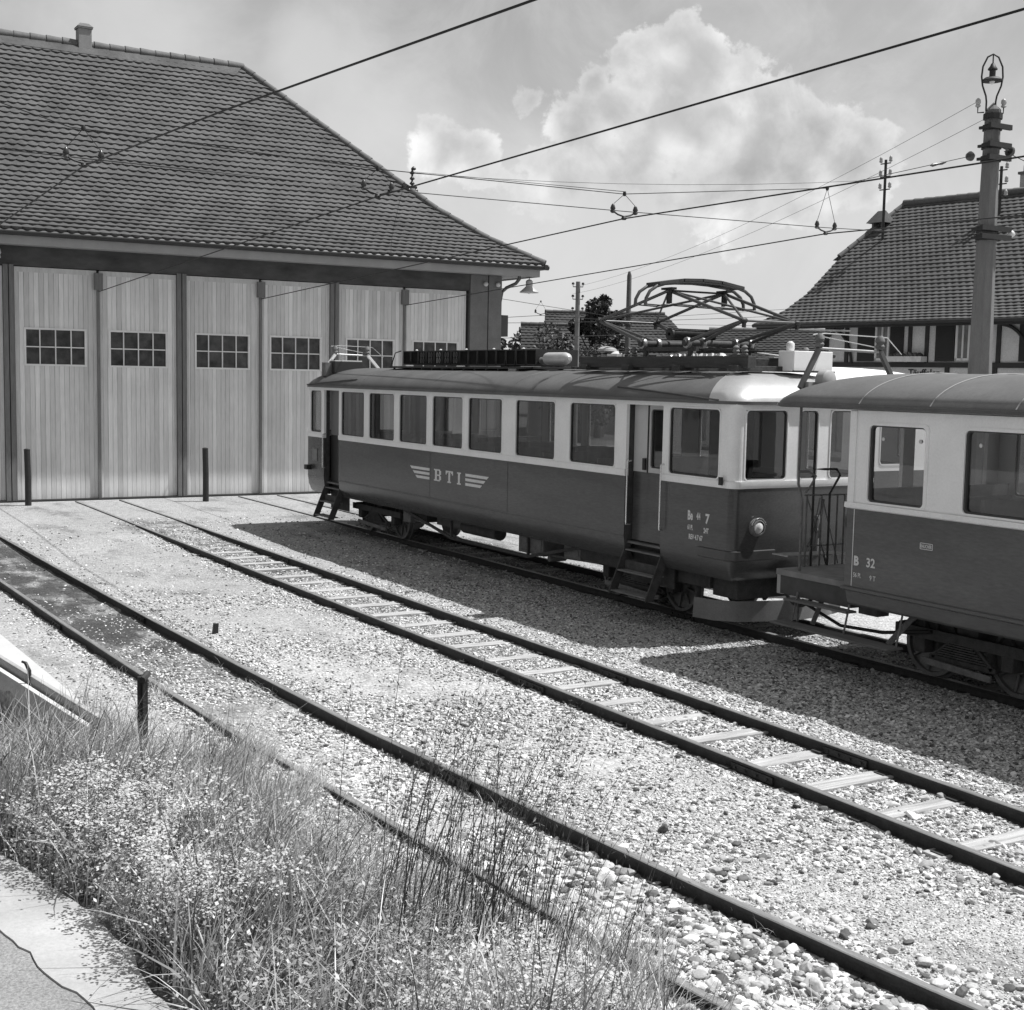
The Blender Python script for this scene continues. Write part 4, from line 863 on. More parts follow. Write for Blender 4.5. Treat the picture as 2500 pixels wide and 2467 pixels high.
    h = MB(); h.add([SP(-7.0, 1.95, 7.25), SP(-7.0, D - 1.95, 7.25), SP(-6.1, 4.5, 9.25)], [(0, 1, 2)]); h.add([SP(S1r - .7, 1.95, 7.2), SP(S1r - .7, D - 1.95, 7.2), SP(S1r - 1.6, 4.5, 9.25)], [(0, 1, 2)]); h.build('half_hip', M_TILE_S, roof)
    rc = MB(); ridge_caps(rc, SP(-6.1, 4.5, 9.27), SP(S1r - 1.6, 4.5, 9.27), .12, .4); ridge_caps(rc, SP(-6.95, 2.25, 7.40), SP(-6.1, 4.5, 9.25), .09, .4); rc.build('ridge_tiles', M_TILE2, roof, smooth=50)
    e = MB(); sbox(e, -7.8, S1r - .1, -.78, -.70, 4.88, 5.02); sbox(e, -7.8, S1r - .1, -.70, 0, 4.95, 5.0); e.build('eaves_board', M_BLACK, t)
    e = MB(); e.tube([SP(-7.9, -.84, 5.0), SP(S1r, -.84, 5.0)], .06, 8); e.build('gutter', M_GUTTER, t, smooth=60)
    def chim(s, o, z0, z1, w, cap):
        q = MB(); sbox(q, s - w, s + w, o - w, o + w, z0, z1); c = q.build('chimney', mat('chimney_render2', .38, .9, var=.2), t, bevel=.01)
        q = MB()
        if cap:
            for a in (-1, 1):
                for b in (-1, 1): sbox(q, s + a * w * .75 - .04, s + a * w * .75 + .04, o + b * w * .75 - .04, o + b * w * .75 + .04, z1, z1 + .22)
            q.build('cap_post', mat('cap_brick', .12, .9), c); q = MB()
            k = w * 1.5; v = [SP(s - k, o - k, z1 + .2), SP(s + k, o - k, z1 + .2), SP(s + k, o + k, z1 + .2), SP(s - k, o + k, z1 + .2), SP(s - k * .45, o, z1 + .62), SP(s + k * .45, o, z1 + .62)]
            q.add(v, [(0, 1, 5, 4), (1, 2, 5), (2, 3, 4, 5), (3, 0, 4), (0, 3, 2, 1)]); q.build('cap_roof', M_TILE_S, c)
        else:
            sbox(q, s - w * 1.15, s + w * 1.15, o - w * 1.15, o + w * 1.15, z1, z1 + .08); sbox(q, s - w * .8, s + w * .8, o - w * .8, o + w * .8, z1 + .08, z1 + .28); q.build('chimney_cap', mat('cap_brick', .12, .9), c)
    chim(-6.35, 3.6, 7.3, 8.35, .24, True); chim(-1.75, 5.2, 8.6, 9.85, .34, False)
    # name lettering under the timber rail
    c = bpy.data.curves.new('sgn', 'FONT'); c.body = 'Täuffelen'; c.size = .30; c.extrude = .004; c.align_x = 'RIGHT'; c.space_character = 1.0; c.offset = .006
    tmp = bpy.data.objects.new('sgn', c); me = bpy.data.meshes.new_from_object(tmp); me.name = 'station_name'; bpy.data.objects.remove(tmp)
    n = bpy.data.objects.new('station_name', me); COL.objects.link(n); me.materials.append(M_BLACK); n.parent = t
    q = Vector(SP(-1.30, -.012, 3.44)) - t.location; rx = E1; rz = Vector((0, 0, 1)); n.matrix_local = Matrix(((rx.x, rz.x, -E2.x, q.x), (rx.y, rz.y, -E2.y, q.y), (rx.z, rz.z, -E2.z, q.z), (0, 0, 0, 1)))
    return t
build_station()
def tele(s, o, z0, z1, label, arms=3):
    b = Vector(SP(s, o, z0)); t = thing('telephone_pole', b, label, 'pole', 'insulator poles rising above the station roof')
    mb = MB(); mb.cyl(b - Vector((0, 0, .5)), Vector(SP(s, o, z1)), .045, n=8); mb.build('pole', M_BLACK, t)
    for k in range(arms):
        z = z1 - .06 - k * .42; mb = MB(); mb.cyl(SP(s - .2, o, z - .06), SP(s + .2, o, z - .06), .02, n=6); arm = mb.build('crossarm', M_BLACK, t)
        for q in (-.19, .19):
            mb = MB(); c = SP(s + q, o, z + .06); mb.lathe((c[0], c[1], c[2] - .08), [(.03, 0), (.065, .03), (.05, .09), (.06, .12), (.03, .18), (.01, .2)], 10); mb.build('insulator', mat('grey_porcelain', .35, .3), arm, smooth=50)
tele(-5.75, 2.9, 8.0, 10.5, 'thin pole with six insulators on the left end of the station roof'); tele(-1.95, 3.6, 8.4, 9.95, 'insulator pole half hidden behind the big concrete mast')
def rail_barrier():     # thin bar on a pale box seen above the trailer roof
    t = thing('signal_arm', SP(-3.3, -6.0, 0), 'slender white arm on a pale box rising in front of the station wall', 'signal')
    mb = MB(); mb.cyl(SP(-3.3, -6, -.1), SP(-3.3, -6, 3.9), .03, n=8); mb.build('post', M_STEEL, t)
    mb = MB(); sbox(mb, -3.40, -3.18, -6.08, -5.92, 3.68, 3.86); mb.build('box', M_WHITE, t)
    mb = MB(); mb.cyl(SP(-3.3, -6, 4.02), SP(-.9, -6, 3.75), .014, n=6); mb.cyl(SP(-3.3, -6, 3.85), SP(-3.3, -6, 4.03), .02, n=6); mb.build('arm', M_WHITE, t)
rail_barrier()

# ------------------------------------------------------------------ houses beyond
def house(name, c, ax, L_, D, zr, ze, label, hip=(False, False), wallm=None, win=()):
    ax = Vector((ax[0], ax[1], 0)).normalized(); bx = Vector((-ax.y, ax.x, 0)); 
    if bx.y < 0: bx = -bx
    c = Vector((c[0], c[1], 0)); t = thing(name, (c.x, c.y, -.1), label, 'house', 'houses beyond the yard')
    P = lambda s, o, z: tuple(c + ax * s + bx * o + Vector((0, 0, z)))
    q = MB(); v = [P(s, o, z) for z in (-.1, ze + .25) for s, o in ((-L_ + .5, -D + .5), (L_ - .5, -D + .5), (L_ - .5, D - .5), (-L_ + .5, D - .5))]
    q.add(v, [(0, 1, 5, 4), (1, 2, 6, 5), (2, 3, 7, 6), (3, 0, 4, 7), (4, 5, 6, 7)])
    for s, h in ((-1, hip[0]), (1, hip[1])):
        if not h: q.add([P(s * (L_ - .5), -D + .5, ze + .2), P(s * (L_ - .5), D - .5, ze + .2), P(s * (L_ - .5), 0, zr - .2)], [(0, 1, 2)])
    q.build('wall', wallm or M_WALL, t)
    hl = D if hip[0] else 0; hr = D if hip[1] else 0
    r = MB(); prof = [(0, ze), (D, zr)]
    o0 = c - ax * L_ - bx * D; o1 = c - ax * L_ + bx * D
    for oo, bb in ((o0, bx), (o1, -bx)):
        tile_rows(r, (oo.x, oo.y), (ax.x, ax.y), (bb.x, bb.y), prof, lambda d: d * (hl / D), lambda d: 2 * L_ - d * (hr / D), row=.21, w=.3, nper=3, amp=.01, step=.045, scal=.02)
    if hip[1]: oo = c + ax * L_ - bx * D; tile_rows(r, (oo.x, oo.y), (bx.x, bx.y), (-ax.x, -ax.y), prof, lambda d: d, lambda d: 2 * D - d, row=.21, w=.3, nper=3, amp=.01, step=.045, scal=.02)
    if hip[0]: oo = c - ax * L_ - bx * D; tile_rows(r, (oo.x, oo.y), (bx.x, bx.y), (ax.x, ax.y), prof, lambda d: d, lambda d: 2 * D - d, row=.21, w=.3, nper=3, amp=.01, step=.045, scal=.02)
    ro = raw_build(r, 'roof', mat('old_house_tile', .05, .8, var=.35, scale=1.2, fine=.3, fscale=12, spec=.3), t)
    rc = MB(); ridge_caps(rc, P(-L_ + hl, 0, zr), P(L_ - hr, 0, zr), .12, .5); rc.build('ridge_tiles', M_TILE2, ro, smooth=50)
    for (s, z, w, h) in win:
        q = MB(); a = c + ax * s - bx * (D - .5 + .03); q.obox((a.x, a.y, z), ax * w, bx * .04, Vector((0, 0, h)), 0); q.obox((a.x - bx.x * .03, a.y - bx.y * .03, z), ax * (w - .1), bx * .04, Vector((0, 0, h - .1)), 1); q.build('window', [M_WHITE, M_PANE], t)
    return t, P
AX = (.862, -.507)
house('tiled_house', (47.6, 66.4), AX, 5.4, 3.6, 7.15, 2.9, 'tiled house with a hipped right end behind the pantograph', (False, True), win=((-2, 1.8, .5, .6), (1, 1.8, .5, .6)))
house('gabled_house', (41.6, 64.6), AX, 2.6, 3.0, 6.2, 2.6, 'small gabled house with dark gable among the trees right of the shed', (False, False), win=((0, 1.6, .4, .5),))
house('white_house', (40.5, 44.0), (.75, -.66), 4.0, 3.0, 5.4, 4.1, 'pale plastered house with a low tiled roof left of the station', (False, False), wallm=M_WALL, win=((-1.5, 3.1, .35, .45), (.3, 3.1, .35, .45)))

house('long_barn', (-24, 40), (.35, .94), 14, 6.0, 10.5, 5.2, 'long tiled barn standing left of the yard outside the photograph', (False, False), wallm=M_PILLAR)
# ------------------------------------------------------------------ trees
def tree(x, y, h, rx, rz, n, label, mt, leaf=.16, zc=None, name='leafy_tree', tall=False):
    t = thing(name, (x, y, -.1), label, 'tree', 'trees beyond the yard')
    mb = MB(); mb.tube([(x, y, -.2), (x + .1, y, h * .45), (x, y + .1, h * .8)], [.22, .15, .05], 8)
    zc = zc or h - rz
    cl = []
    for k in range(26):
        a = random.uniform(0, 2 * PI); u = random.uniform(-1, 1); rr = random.uniform(.35, .95); 
        w = math.sqrt(1 - u * u) * rr; cl.append((x + rx * w * math.cos(a), y + rx * w * math.sin(a), zc + rz * u * rr * (1.15 if tall else 1), random.uniform(.22, .42) * rx))
    for c in cl[:9]: mb.tube([(x, y, h * .35), ((x + c[0]) / 2, (y + c[1]) / 2, (h * .45 + c[2]) / 2), c[:3]], [.08, .05, .02], 6)
    mb.build('trunk', M_BARK, t, smooth=50)
    V = []; F = []; rn = np.random.default_rng(abs(int(x * 10)) + 3)
    for i in range(n):
        c = cl[rn.integers(0, len(cl))]; d = rn.normal(size=3); d /= np.linalg.norm(d); r = c[3] * rn.uniform(.3, 1) ** .5
        p = np.array(c[:3]) + d * r; a = rn.normal(size=3); a /= np.linalg.norm(a); b = np.cross(a, rn.normal(size=3)); b /= np.linalg.norm(b); s = leaf * rn.uniform(.5, 1.2)
        k = len(V); V += [tuple(p - a * s), tuple(p + b * s * .5), tuple(p + a * s), tuple(p - b * s * .5)]; F.append((k, k + 1, k + 2, k + 3))
    me = bpy.data.meshes.new('crown'); L_ = t.location; me.from_pydata([(a - L_.x, b - L_.y, c - L_.z) for a, b, c in V], [], F); me.materials.append(mt)
    o = bpy.data.objects.new('crown', me); COL.objects.link(o); o.parent = t
tree(44.5, 73.2, 6.2, 2.0, 1.9, 5000, 'small round pale-topped tree just right of the shed corner', M_LEAF, .17)
tree(38.3, 59.2, 6.0, 2.2, 2.4, 7000, 'bushy light tree in front of the small gabled house', M_LEAF, .15)
tree(40.9, 60.2, 7.6, 1.7, 3.2, 9000, 'tall dark tree beside the slim mast', M_LEAF2, .15, tall=True)
tree(36.8, 56.0, 4.9, 2.0, 2.2, 5000, 'low bushy tree behind the wooden pole', M_LEAF, .14)
tree(36.5, 63.5, 5.6, 1.3, 2.0, 4000, 'dark tree partly hidden behind the shed corner', M_LEAF2, .15)
tree(62, 95, 8.5, 6, 4, 6000, 'wide distant tree behind the tiled house', M_LEAF2, .3)
tree(35, 88, 6.5, 6, 3.5, 6000, 'wide distant tree low behind the shed', M_LEAF2, .3)

for x, y, h, lb_ in ((-15, 14, 8, 'broad tree in front of the near end of the barn'), (-20, 20, 9, 'tall tree at the near gable of the barn'), (-13, 7, 7, 'low broad tree nearest the path left of the yard'), (-17, 62, 10, 'tall tree beyond the far gable of the barn'),
    (-24, 74, 11, 'farthest tree left of the yard'), (-32, 20, 11, 'tree rising behind the near corner of the barn'), (-14, 50, 8, 'broad tree at the far corner of the barn'), (-8, 66, 9, 'tree behind the left end of the vehicle shed')):
    tree(x, y, h, 3.4, h * .42, 3500, lb_, M_LEAF2, .34)
# ------------------------------------------------------------------ rail vehicles
def sweep(mb, pts, prof, closed=False, mi=0):
    """pts: plan polyline with the outside on its right hand; prof: closed loop of (inset, z)"""
    n = len(pts); k = len(prof); P = [Vector(p) for p in pts]; V = []
    for i in range(n):
        if closed: a, b = P[i - 1], P[(i + 1) % n]
        else: a, b = P[max(i - 1, 0)], P[min(i + 1, n - 1)]
        d1 = (P[i] - a); d2 = (b - P[i]); 
        if d1.length < 1e-9: d1 = d2
        if d2.length < 1e-9: d2 = d1
        n1 = Vector((d1.y, -d1.x)).normalized(); n2 = Vector((d2.y, -d2.x)).normalized(); nn = (n1 + n2).normalized(); sc = 1 / max(.5, nn.dot(n1))
        for u, z in prof: V.append((P[i].x - nn.x * u * sc, P[i].y - nn.y * u * sc, z))
    F = []
    for i in range(n if closed else n - 1):
        p, q = i * k, ((i + 1) % n) * k
        for j in range(k): F.append((p + j, p + (j + 1) % k, q + (j + 1) % k, q + j))
    if not closed: F += [tuple(range(k)), tuple((n - 1) * k + j for j in range(k))]
    return mb.add(V, F, mi)
def panel(mb, M, s0, s1, z0, z1, holes, th=.05, mi=0):
    """wall in a plane with rectangular holes; M(s, z, d) with d inward"""
    S = sorted({s0, s1, *[h[0] for h in holes], *[h[1] for h in holes]}); Z = sorted({z0, z1, *[h[2] for h in holes], *[h[3] for h in holes]})
    S = [s for s in S if s0 <= s <= s1]; Z = [z for z in Z if z0 <= z <= z1]
    def solid(i, j):
        if i < 0 or j < 0 or i >= len(S) - 1 or j >= len(Z) - 1: return False
        a = (S[i] + S[i + 1]) / 2; b = (Z[j] + Z[j + 1]) / 2
        return not any(h[0] < a < h[1] and h[2] < b < h[3] for h in holes)
    for i in range(len(S) - 1):
        for j in range(len(Z) - 1):
            if not solid(i, j): continue
            a, b, c, d = S[i], S[i + 1], Z[j], Z[j + 1]
            mb.add([M(a, c, 0), M(b, c, 0), M(b, d, 0), M(a, d, 0)], [(0, 1, 2, 3)], mi); mb.add([M(a, c, th), M(b, c, th), M(b, d, th), M(a, d, th)], [(0, 1, 2, 3)], mi)
            for ok, (p, q, r, s) in ((solid(i - 1, j), (a, c, a, d)), (solid(i + 1, j), (b, c, b, d)), (solid(i, j - 1), (a, c, b, c)), (solid(i, j + 1), (a, d, b, d))):
                if not ok: mb.add([M(p, q, 0), M(r, s, 0), M(r, s, th), M(p, q, th)], [(0, 1, 2, 3)], mi)
def rrect(a, b, c, d, r, n=5):
    P = []
    for cx_, cz, a0 in ((b - r, d - r, 0), (a + r, d - r, PI / 2), (a + r, c + r, PI), (b - r, c + r, 1.5 * PI)):
        for k in range(n + 1): t = a0 + PI / 2 * k / n; P.append((cx_ + r * math.cos(t), cz + r * math.sin(t)))
    return P
def ring(mb, M, inner, outer, d0, d1, mi=0):
    k = len(inner); V = [M(s, z, d0) for s, z in outer] + [M(s, z, d0) for s, z in inner] + [M(s, z, d1) for s, z in inner] + [M(s, z, d1) for s, z in outer]; F = []
    for i in range(k):
        j = (i + 1) % k
        for a, b in ((0, k), (k, 2 * k), (2 * k, 3 * k), (3 * k, 0)): F.append((a + i, a + j, b + j, b + i))
    mb.add(V, F, mi)
def car_window(parent, M, h, rad=.055, fm=None, bw=.016, divider=None):
    a, b, c, d = h; mb = MB()
    ring(mb, M, rrect(a + .006, b - .006, c + .006, d - .006, rad), rrect(a - .012, b + .012, c - .012, d + .012, rad + .02), -.008, .012, 0)
    ring(mb, M, rrect(a + .006 + bw, b - .006 - bw, c + .006 + bw, d - .006 - bw, rad - .012), rrect(a + .001, b - .001, c + .001, d - .001, rad - .02), .012, .045, 1)
    if divider:
        for s in divider: pts = [(s - .012, c + .02), (s + .012, c + .02), (s + .012, d - .02), (s - .012, d - .02)]; mb.prism([M(p, q, .016) for p, q in pts], Vector(M(s, c, .036)) - Vector(M(s, c, .016)), 1)
    w = mb.build('window', [fm or M_CREAM, mat('dark_window_rubber', .05, .5)], parent, smooth=40)
    g = MB(); V = [M(s, z, .028) for s, z in rrect(a + .015, b - .015, c + .015, d - .015, rad - .02)]; g.add(V, [tuple(range(len(V)))]); g.build('pane', M_GLASS, w)
    return w
def roof_surface(mb, outline, spine, zg, H, p=2.4, e=.60, nr=12, mi=0):
    """dome roof: outline (x,y) closed; spine(x,y)->point it converges to"""
    rho = [1 - (1 - i / nr) ** 1.0 for i in range(nr + 1)]; rho = [math.sin(i / nr * PI / 2) for i in range(nr + 1)]
    n = len(outline); V = []; F = []
    for r in rho:
        for (x, y) in outline:
            sx, sy = spine(x, y); V.append((sx + (x - sx) * r, sy + (y - sy) * r, zg + H * (1 - r ** p) ** e if r < 1 else zg))
    for i in range(nr):
        for j in range(n): F.append((i * n + j, i * n + (j + 1) % n, (i + 1) * n + (j + 1) % n, (i + 1) * n + j))
    mb.add(V, F, mi)
def roof_z(x, xc, hw, zg, H, p=2.4, e=.60):
    r = min(.999, abs(x - xc) / hw); return zg + H * (1 - r ** p) ** e
def car_outline(x0, x1, y0, y1, r, n=6):
    """clockwise seen from above so that the outside is on the right hand... starts near side"""
    P = []
    for cx_, cy, a0 in ((x0 + r, y0 + r, PI), (x1 - r, y0 + r, 1.5 * PI), (x1 - r, y1 - r, 0), (x0 + r, y1 - r, .5 * PI)):
        for k in range(n + 1): t = a0 + PI / 2 * k / n; P.append((cx_ + r * math.cos(t), cy + r * math.sin(t)))
    return P
def dense(P, st=.25, closed=True):
    Q = []
    n = len(P)
    for i in range(n if closed else n - 1):
        a = Vector(P[i]); b = Vector(P[(i + 1) % n]); k = max(1, int((b - a).length / st))
        for j in range(k): Q.append(tuple(a.lerp(b, j / k)))
    if not closed: Q.append(P[-1])
    return Q
def wheelset(parent, xc, y, r=.36, spokes=True):
    for s in (-1, 1):
        x = xc + s * .53; mb = MB()
        mb.lathe((x - s * .05, y, r), [(r + .028, 0), (r + .028, .022), (r, .03), (r - .005, .10), (r - .05, .10), (r - .055, .06), (.14, .04), (.11, .12), (.05, .12)], 32, (s, 0, 0))
        w = mb.build('wheel', M_TIRE, parent, smooth=35)
        if spokes:
            q = MB()
            for k in range(8):
                a = 2 * PI * k / 8 + .2; q.tube([(x + s * .02, y + .10 * math.cos(a), r + .10 * math.sin(a)), (x + s * .02, y + (r - .06) * math.cos(a), r + (r - .06) * math.sin(a))], .022, 6)
            q.build('wheel_rib', M_TIRE, w)
        q = MB(); q.box(x + s * .09, x + s * .25, y - .075, y + .075, r - .08, r + .10); q.build('axle_box', M_UNDER, parent, bevel=.015)
    mb = MB(); mb.cyl((xc - .5, y, r), (xc + .5, y, r), .06, n=12); mb.build('axle', M_UNDER, parent, smooth=60)
def bogie(parent, xc, yc, wb, top=.72, r=.36, light=False):
    b = MB()
    for s in (-1, 1):
        x = xc + s * .76
        b.bar((x, yc - wb / 2 - .35, r + .14), (x, yc + wb / 2 + .35, r + .14), .05, .12); b.bar((x, yc - wb / 2 + .14, r - .1), (x, yc + wb / 2 - .14, r - .1), .04, .06)
        for k in (-1, 1): b.bar((x, yc + k * (wb / 2 - .18), r - .1), (x, yc + k * .16, r + .10), .04, .05)
        for k in range(6): b.box(x - .045, x + .045, yc - .34 + k * .035, yc + .34 - k * .035, r - .06 + k * .026, r - .04 + k * .026)
    b.box(xc - .7, xc + .7, yc - .14, yc + .14, r + .02, top - .02); b.box(xc - .7, xc + .7, yc - wb / 2 - .38, yc - wb / 2 - .30, r + .08, r + .2); b.box(xc - .7, xc + .7, yc + wb / 2 + .30, yc + wb / 2 + .38, r + .08, r + .2)
    bo = b.build('bogie', M_UNDER, parent, bevel=.006)
    for k in (-1, 1): wheelset(bo, xc, yc + k * wb / 2, r)
    for s in (-1, 1):
        q = MB(); x = xc + s * .86; q.bar((x, yc - wb / 2 + .12, r - .17), (x, yc + wb / 2 - .12, r - .13), .03, .07); q.build('brake_bar', M_DUST, bo, bevel=.006)
    return bo
def text_mesh(parent, s, size, y, z, x, mt, name='lettering', spacing=1.0, xs=1.0, off=.003):
    c = bpy.data.curves.new('txt', 'FONT'); c.body = s; c.size = size; c.extrude = .0008; c.offset = off; c.space_character = spacing; c.resolution_u = 3
    tmp = bpy.data.objects.new('txt', c); me = bpy.data.meshes.new_from_object(tmp); me.name = name; bpy.data.objects.remove(tmp); me.materials.append(mt)
    o = bpy.data.objects.new(name, me); COL.objects.link(o); o.parent = parent; q = Vector((x, y, z)) - parent.location
    o.matrix_local = Matrix(((0, 0, -1, q.x), (-xs, 0, 0, q.y), (0, 1, 0, q.z), (0, 0, 0, 1))); return o
def seat_row(mb, x, y, face):
    mb.box(x - .42, x + .42, y - .22, y + .22, 1.30, 1.36); mb.box(x - .42, x + .42, y + face * .20, y + face * .25, 1.36, 2.05); mb.box(x - .38, x + .38, y - .18, y + .18, .96, 1.30)

XC = 11.94; HW = 1.22; X0 = XC - HW; X1 = XC + HW; YF = 12.77; YR = 26.80
def motor_coach():
    t = thing('motor_coach', (XC, 19.8, 0), 'two-tone electric motor coach numbered 7 with a folded pantograph on its roof', 'railcar', 'coupled rail vehicles')
    Ms = lambda s, z, d: (X0 + d, s, z); Mf = lambda s, z, d: (X1 - d, s, z); Mfr = lambda s, z, d: (s, YF + d, z); Mrr = lambda s, z, d: (s, YR - d, z)
    O = car_outline(X0, X1, YF, YR, .12)          # runs near-front corner -> far -> rear -> near-rear corner
    # outline goes counter-clockwise: outside is on the right
    prof = [(0, 1.86), (0, 1.03), (.022, .86), (.07, .74), (.12, .69), (.17, .70), (.10, .88), (.05, 1.05), (.05, 1.86)]
    lb = MB(); P = dense([(X0, 14.24)] + O + [(X0, 25.83)], .5, False); sweep(lb, P, prof); sweep(lb, dense([(X0, 25.06), (X0, 15.07)], .5, False), prof)
    lb.build('lower_body', M_RED, t, smooth=35)
    q = MB()
    for y in (20.99, 18.28): q.box(X0 - .0015, X0 + .004, y - .005, y + .005, 1.03, 1.86)
    q.build('panel_seam', M_BLACK, t)
    q = MB(); sweep(q, [(X0, 25.06), (X0, 15.07)], [(-.005, 1.045), (-.005, 1.03), (.0, 1.025), (.0, 1.05)]); q.build('side_moulding', M_RED, t)
    # cream belt
    bp = [(-.014, 1.95), (-.014, 1.90), (-.006, 1.862), (.05, 1.862), (.05, 1.95)]
    b = MB(); sweep(b, dense([(X0, 14.24)] + O + [(X0, 25.83)], .5, False), bp); sweep(b, [(X0, 25.06), (X0, 15.07)], bp); b.build('belt_moulding', M_CREAM, t, smooth=35)
    zt, zb, zu = 2.84, 1.965, 2.91
    side = [(13.06, 14.10), (15.33, 16.50), (16.90, 18.06), (18.48, 19.61), (19.80, 20.92), (21.13, 22.25), (22.46, 23.59), (23.81, 24.93), (25.95, 26.55)]
    front = [(10.89, 11.57), (11.78, 12.09), (12.30, 12.99)]
    ub = MB(); H = lambda l: [(a, b_, zb, zt) for a, b_ in l]
    y_a, y_b = YF + .12, YR - .12
    panel(ub, Ms, y_a, 14.24, 1.951, zu, H(side[:1])); panel(ub, Ms, 15.07, 25.06, 1.951, zu, H(side[1:8])); panel(ub, Ms, 25.83, y_b, 1.951, zu, H(side[8:]))
    panel(ub, Ms, 14.24, 15.07, 2.85, zu, []); panel(ub, Ms, 25.06, 25.83, 2.85, zu, [])
    panel(ub, Mf, y_a, y_b, 1.951, zu, H(side))
    for M_, yy in ((Mfr, YF), (Mrr, YR)): panel(ub, M_, X0 + .12, X1 - .12, 1.951, zu, H(front))
    for i in (0, 1, 2, 3): sweep(ub, O[i * 7:(i + 1) * 7], [(0, zu), (0, 1.951), (.05, 1.951), (.05, zu)])
    ub.build('upper_body', M_CREAM, t, smooth=30)
    for i, (a, b_) in enumerate(side):
        car_window(t, Ms, (a, b_, zb, zt)); car_window(t, Mf, (a, b_, zb, zt))
    for a, b_ in front: car_window(t, Mfr, (a, b_, zb, zt)); car_window(t, Mrr, (a, b_, zb, zt))
    # interior
    it = MB(); it.box(X0 + .06, X1 - .06, YF + .06, YR - .06, .93, .96); it.box(X0 + .06, X1 - .06, YF + .06, YR - .06, 2.86, 2.885)
    for y in (15.2, 24.98): it.box(X0 + .06, XC - .35, y - .015, y + .015, .96, 2.86); it.box(XC + .35, X1 - .06, y - .015, y + .015, .96, 2.86)
    inn = it.build('interior', M_INT, t)
    for k in range(6):
        for s in (-1, 1):
            for f in (-1, 1):
                q = MB(); seat_row(q, XC + s * .68, 16.2 + k * 1.5 + f * .35 + .3, f); q.build('seat', M_SEAT, inn)
    q = MB(); q.box(11.5, 12.3, YF + .25, YF + .5, .96, 1.85); q.cyl((12.0, YF + .35, 1.85), (12.0, YF + .35, 1.98), .1, n=12); q.build('controller_desk', M_STEEL, inn, bevel=.02)
    # front entrance
    d = MB(); Md = lambda s, z, dd: (X0 + .13 + dd, s, z); panel(d, Md, 14.25, 15.06, 1.93, 2.85, [(14.30, 14.68, 1.99, 2.80)], .04)
    dr = d.build('entrance_door', mat('door_cream', .5, .5, var=.1), t); car_window(dr, Md, (14.30, 14.68, 1.99, 2.80), .05, mat('door_cream', .5, .5))
    d = MB(); panel(d, Md, 14.25, 15.06, .98, 1.928, [], .04); d.build('door_lower_panel', M_RED, dr)
    d = MB(); d.box(X0 + .115, X0 + .13, 14.72, 14.735, 1.93, 2.84); d.box(X0 + .10, X0 + .13, 14.76, 14.82, 1.96, 2.12); d.build('door_lock', M_BLACK, dr)
    d = MB(); d.box(X0 + .05, X0 + .125, 15.065, 15.075, .70, 2.85); d.box(X0 + .05, X0 + .125, 14.235, 14.245, .70, 2.85); d.box(X0 + .05, X0 + .125, 25.055, 25.065, .70, 2.85); d.box(X0 + .05, X0 + .125, 25.825, 25.835, .70, 2.85); d.build('door_jamb', M_UNDER, t)
    for (a, b_) in ((14.26, 15.05), (25.08, 25.81)):
        st = MB(); st.box(X0 + .02, X0 + .20, a, b_, .83, .85); st.box(X0 - .10, X0 + .10, a - .01, b_ + .01, .55, .57); st.box(X0 - .20, X0 - .0, a - .03, b_ + .03, .27, .29)
        s_ = st.build('step', mat('worn_tread', .16, .7, var=.3, scale=8, fine=.2), t, bevel=.004)
        st = MB()
        for y in (a - .03, b_ + .03):
            st.bar((X0 + .10, y, .84), (X0 - .18, y, .25), .02, .10, up=(0, 1, 0)) if False else st.prism([(X0 + .16, y - .012, .86), (X0 + .02, y - .012, .86), (X0 - .22, y - .012, .27), (X0 - .22, y - .012, .24), (X0 - .10, y - .012, .24)], (0, .024, 0))
        st.box(X0 + .02, X0 + .03, a, b_, .57, .70); st.build('step_stringer', M_UNDER, s_)
        st = MB(); st.box(X0 + .2, X0 + .22, a - .1, b_ + .1, .40, .93); st.build('step_well', M_UNDER, s_)
    # rear entrance, open, with the leaf folded to the front
    d = MB(); Md2 = lambda s, z, dd: (X0 + .15 + dd, s, z); panel(d, Md2, 25.38, 25.82, 1.93, 2.85, [], .04); panel(d, Md2, 25.08, 25.35, 1.93, 2.85, [(25.12, 25.30, 1.99, 2.80)], .04)
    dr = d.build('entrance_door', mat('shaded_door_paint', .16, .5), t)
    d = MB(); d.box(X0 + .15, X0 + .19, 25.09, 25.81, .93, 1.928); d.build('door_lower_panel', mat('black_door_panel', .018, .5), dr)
    for y in (14.95, 14.19, 25.77):
        q = MB(); x = X0 - .055; z0, z1 = (1.2, 2.08) if y < 20 else (1.25, 1.95)
        q.tube([(X0 + .01, y, z0), (x, y, z0 + .01), (x, y, z0 + .04), (x, y, z1 - .04), (x, y, z1 - .01), (X0 + .01, y, z1)], .0125, 8); q.build('grab_rail', M_CHROME, t, smooth=60)
    # wing emblem and letters
    em = MB(); xx = X0 - .003
    def cell(y0, y1, z0, z1): em.add([(xx, y0, z0), (xx, y1, z0), (xx, y1, z1), (xx, y0, z1)], [(0, 1, 2, 3)])
    for k in range(3):
        zt_ = 1.563 - k * .078; zb_ = zt_ - .047; sl0 = k * .11; sl1 = sl0 + .065
        em.add([(xx, 21.0, zt_), (xx, 21.78 - sl0, zt_), (xx, 21.78 - sl1, zb_), (xx, 21.0, zb_)], [(0, 1, 2, 3)])
        em.add([(xx, 19.68, zt_), (xx, 18.88 + sl0, zt_), (xx, 18.88 + sl1, zb_), (xx, 19.68, zb_)], [(0, 1, 2, 3)])
    em.build('wing_emblem', M_LETTER, t)
    em = MB()
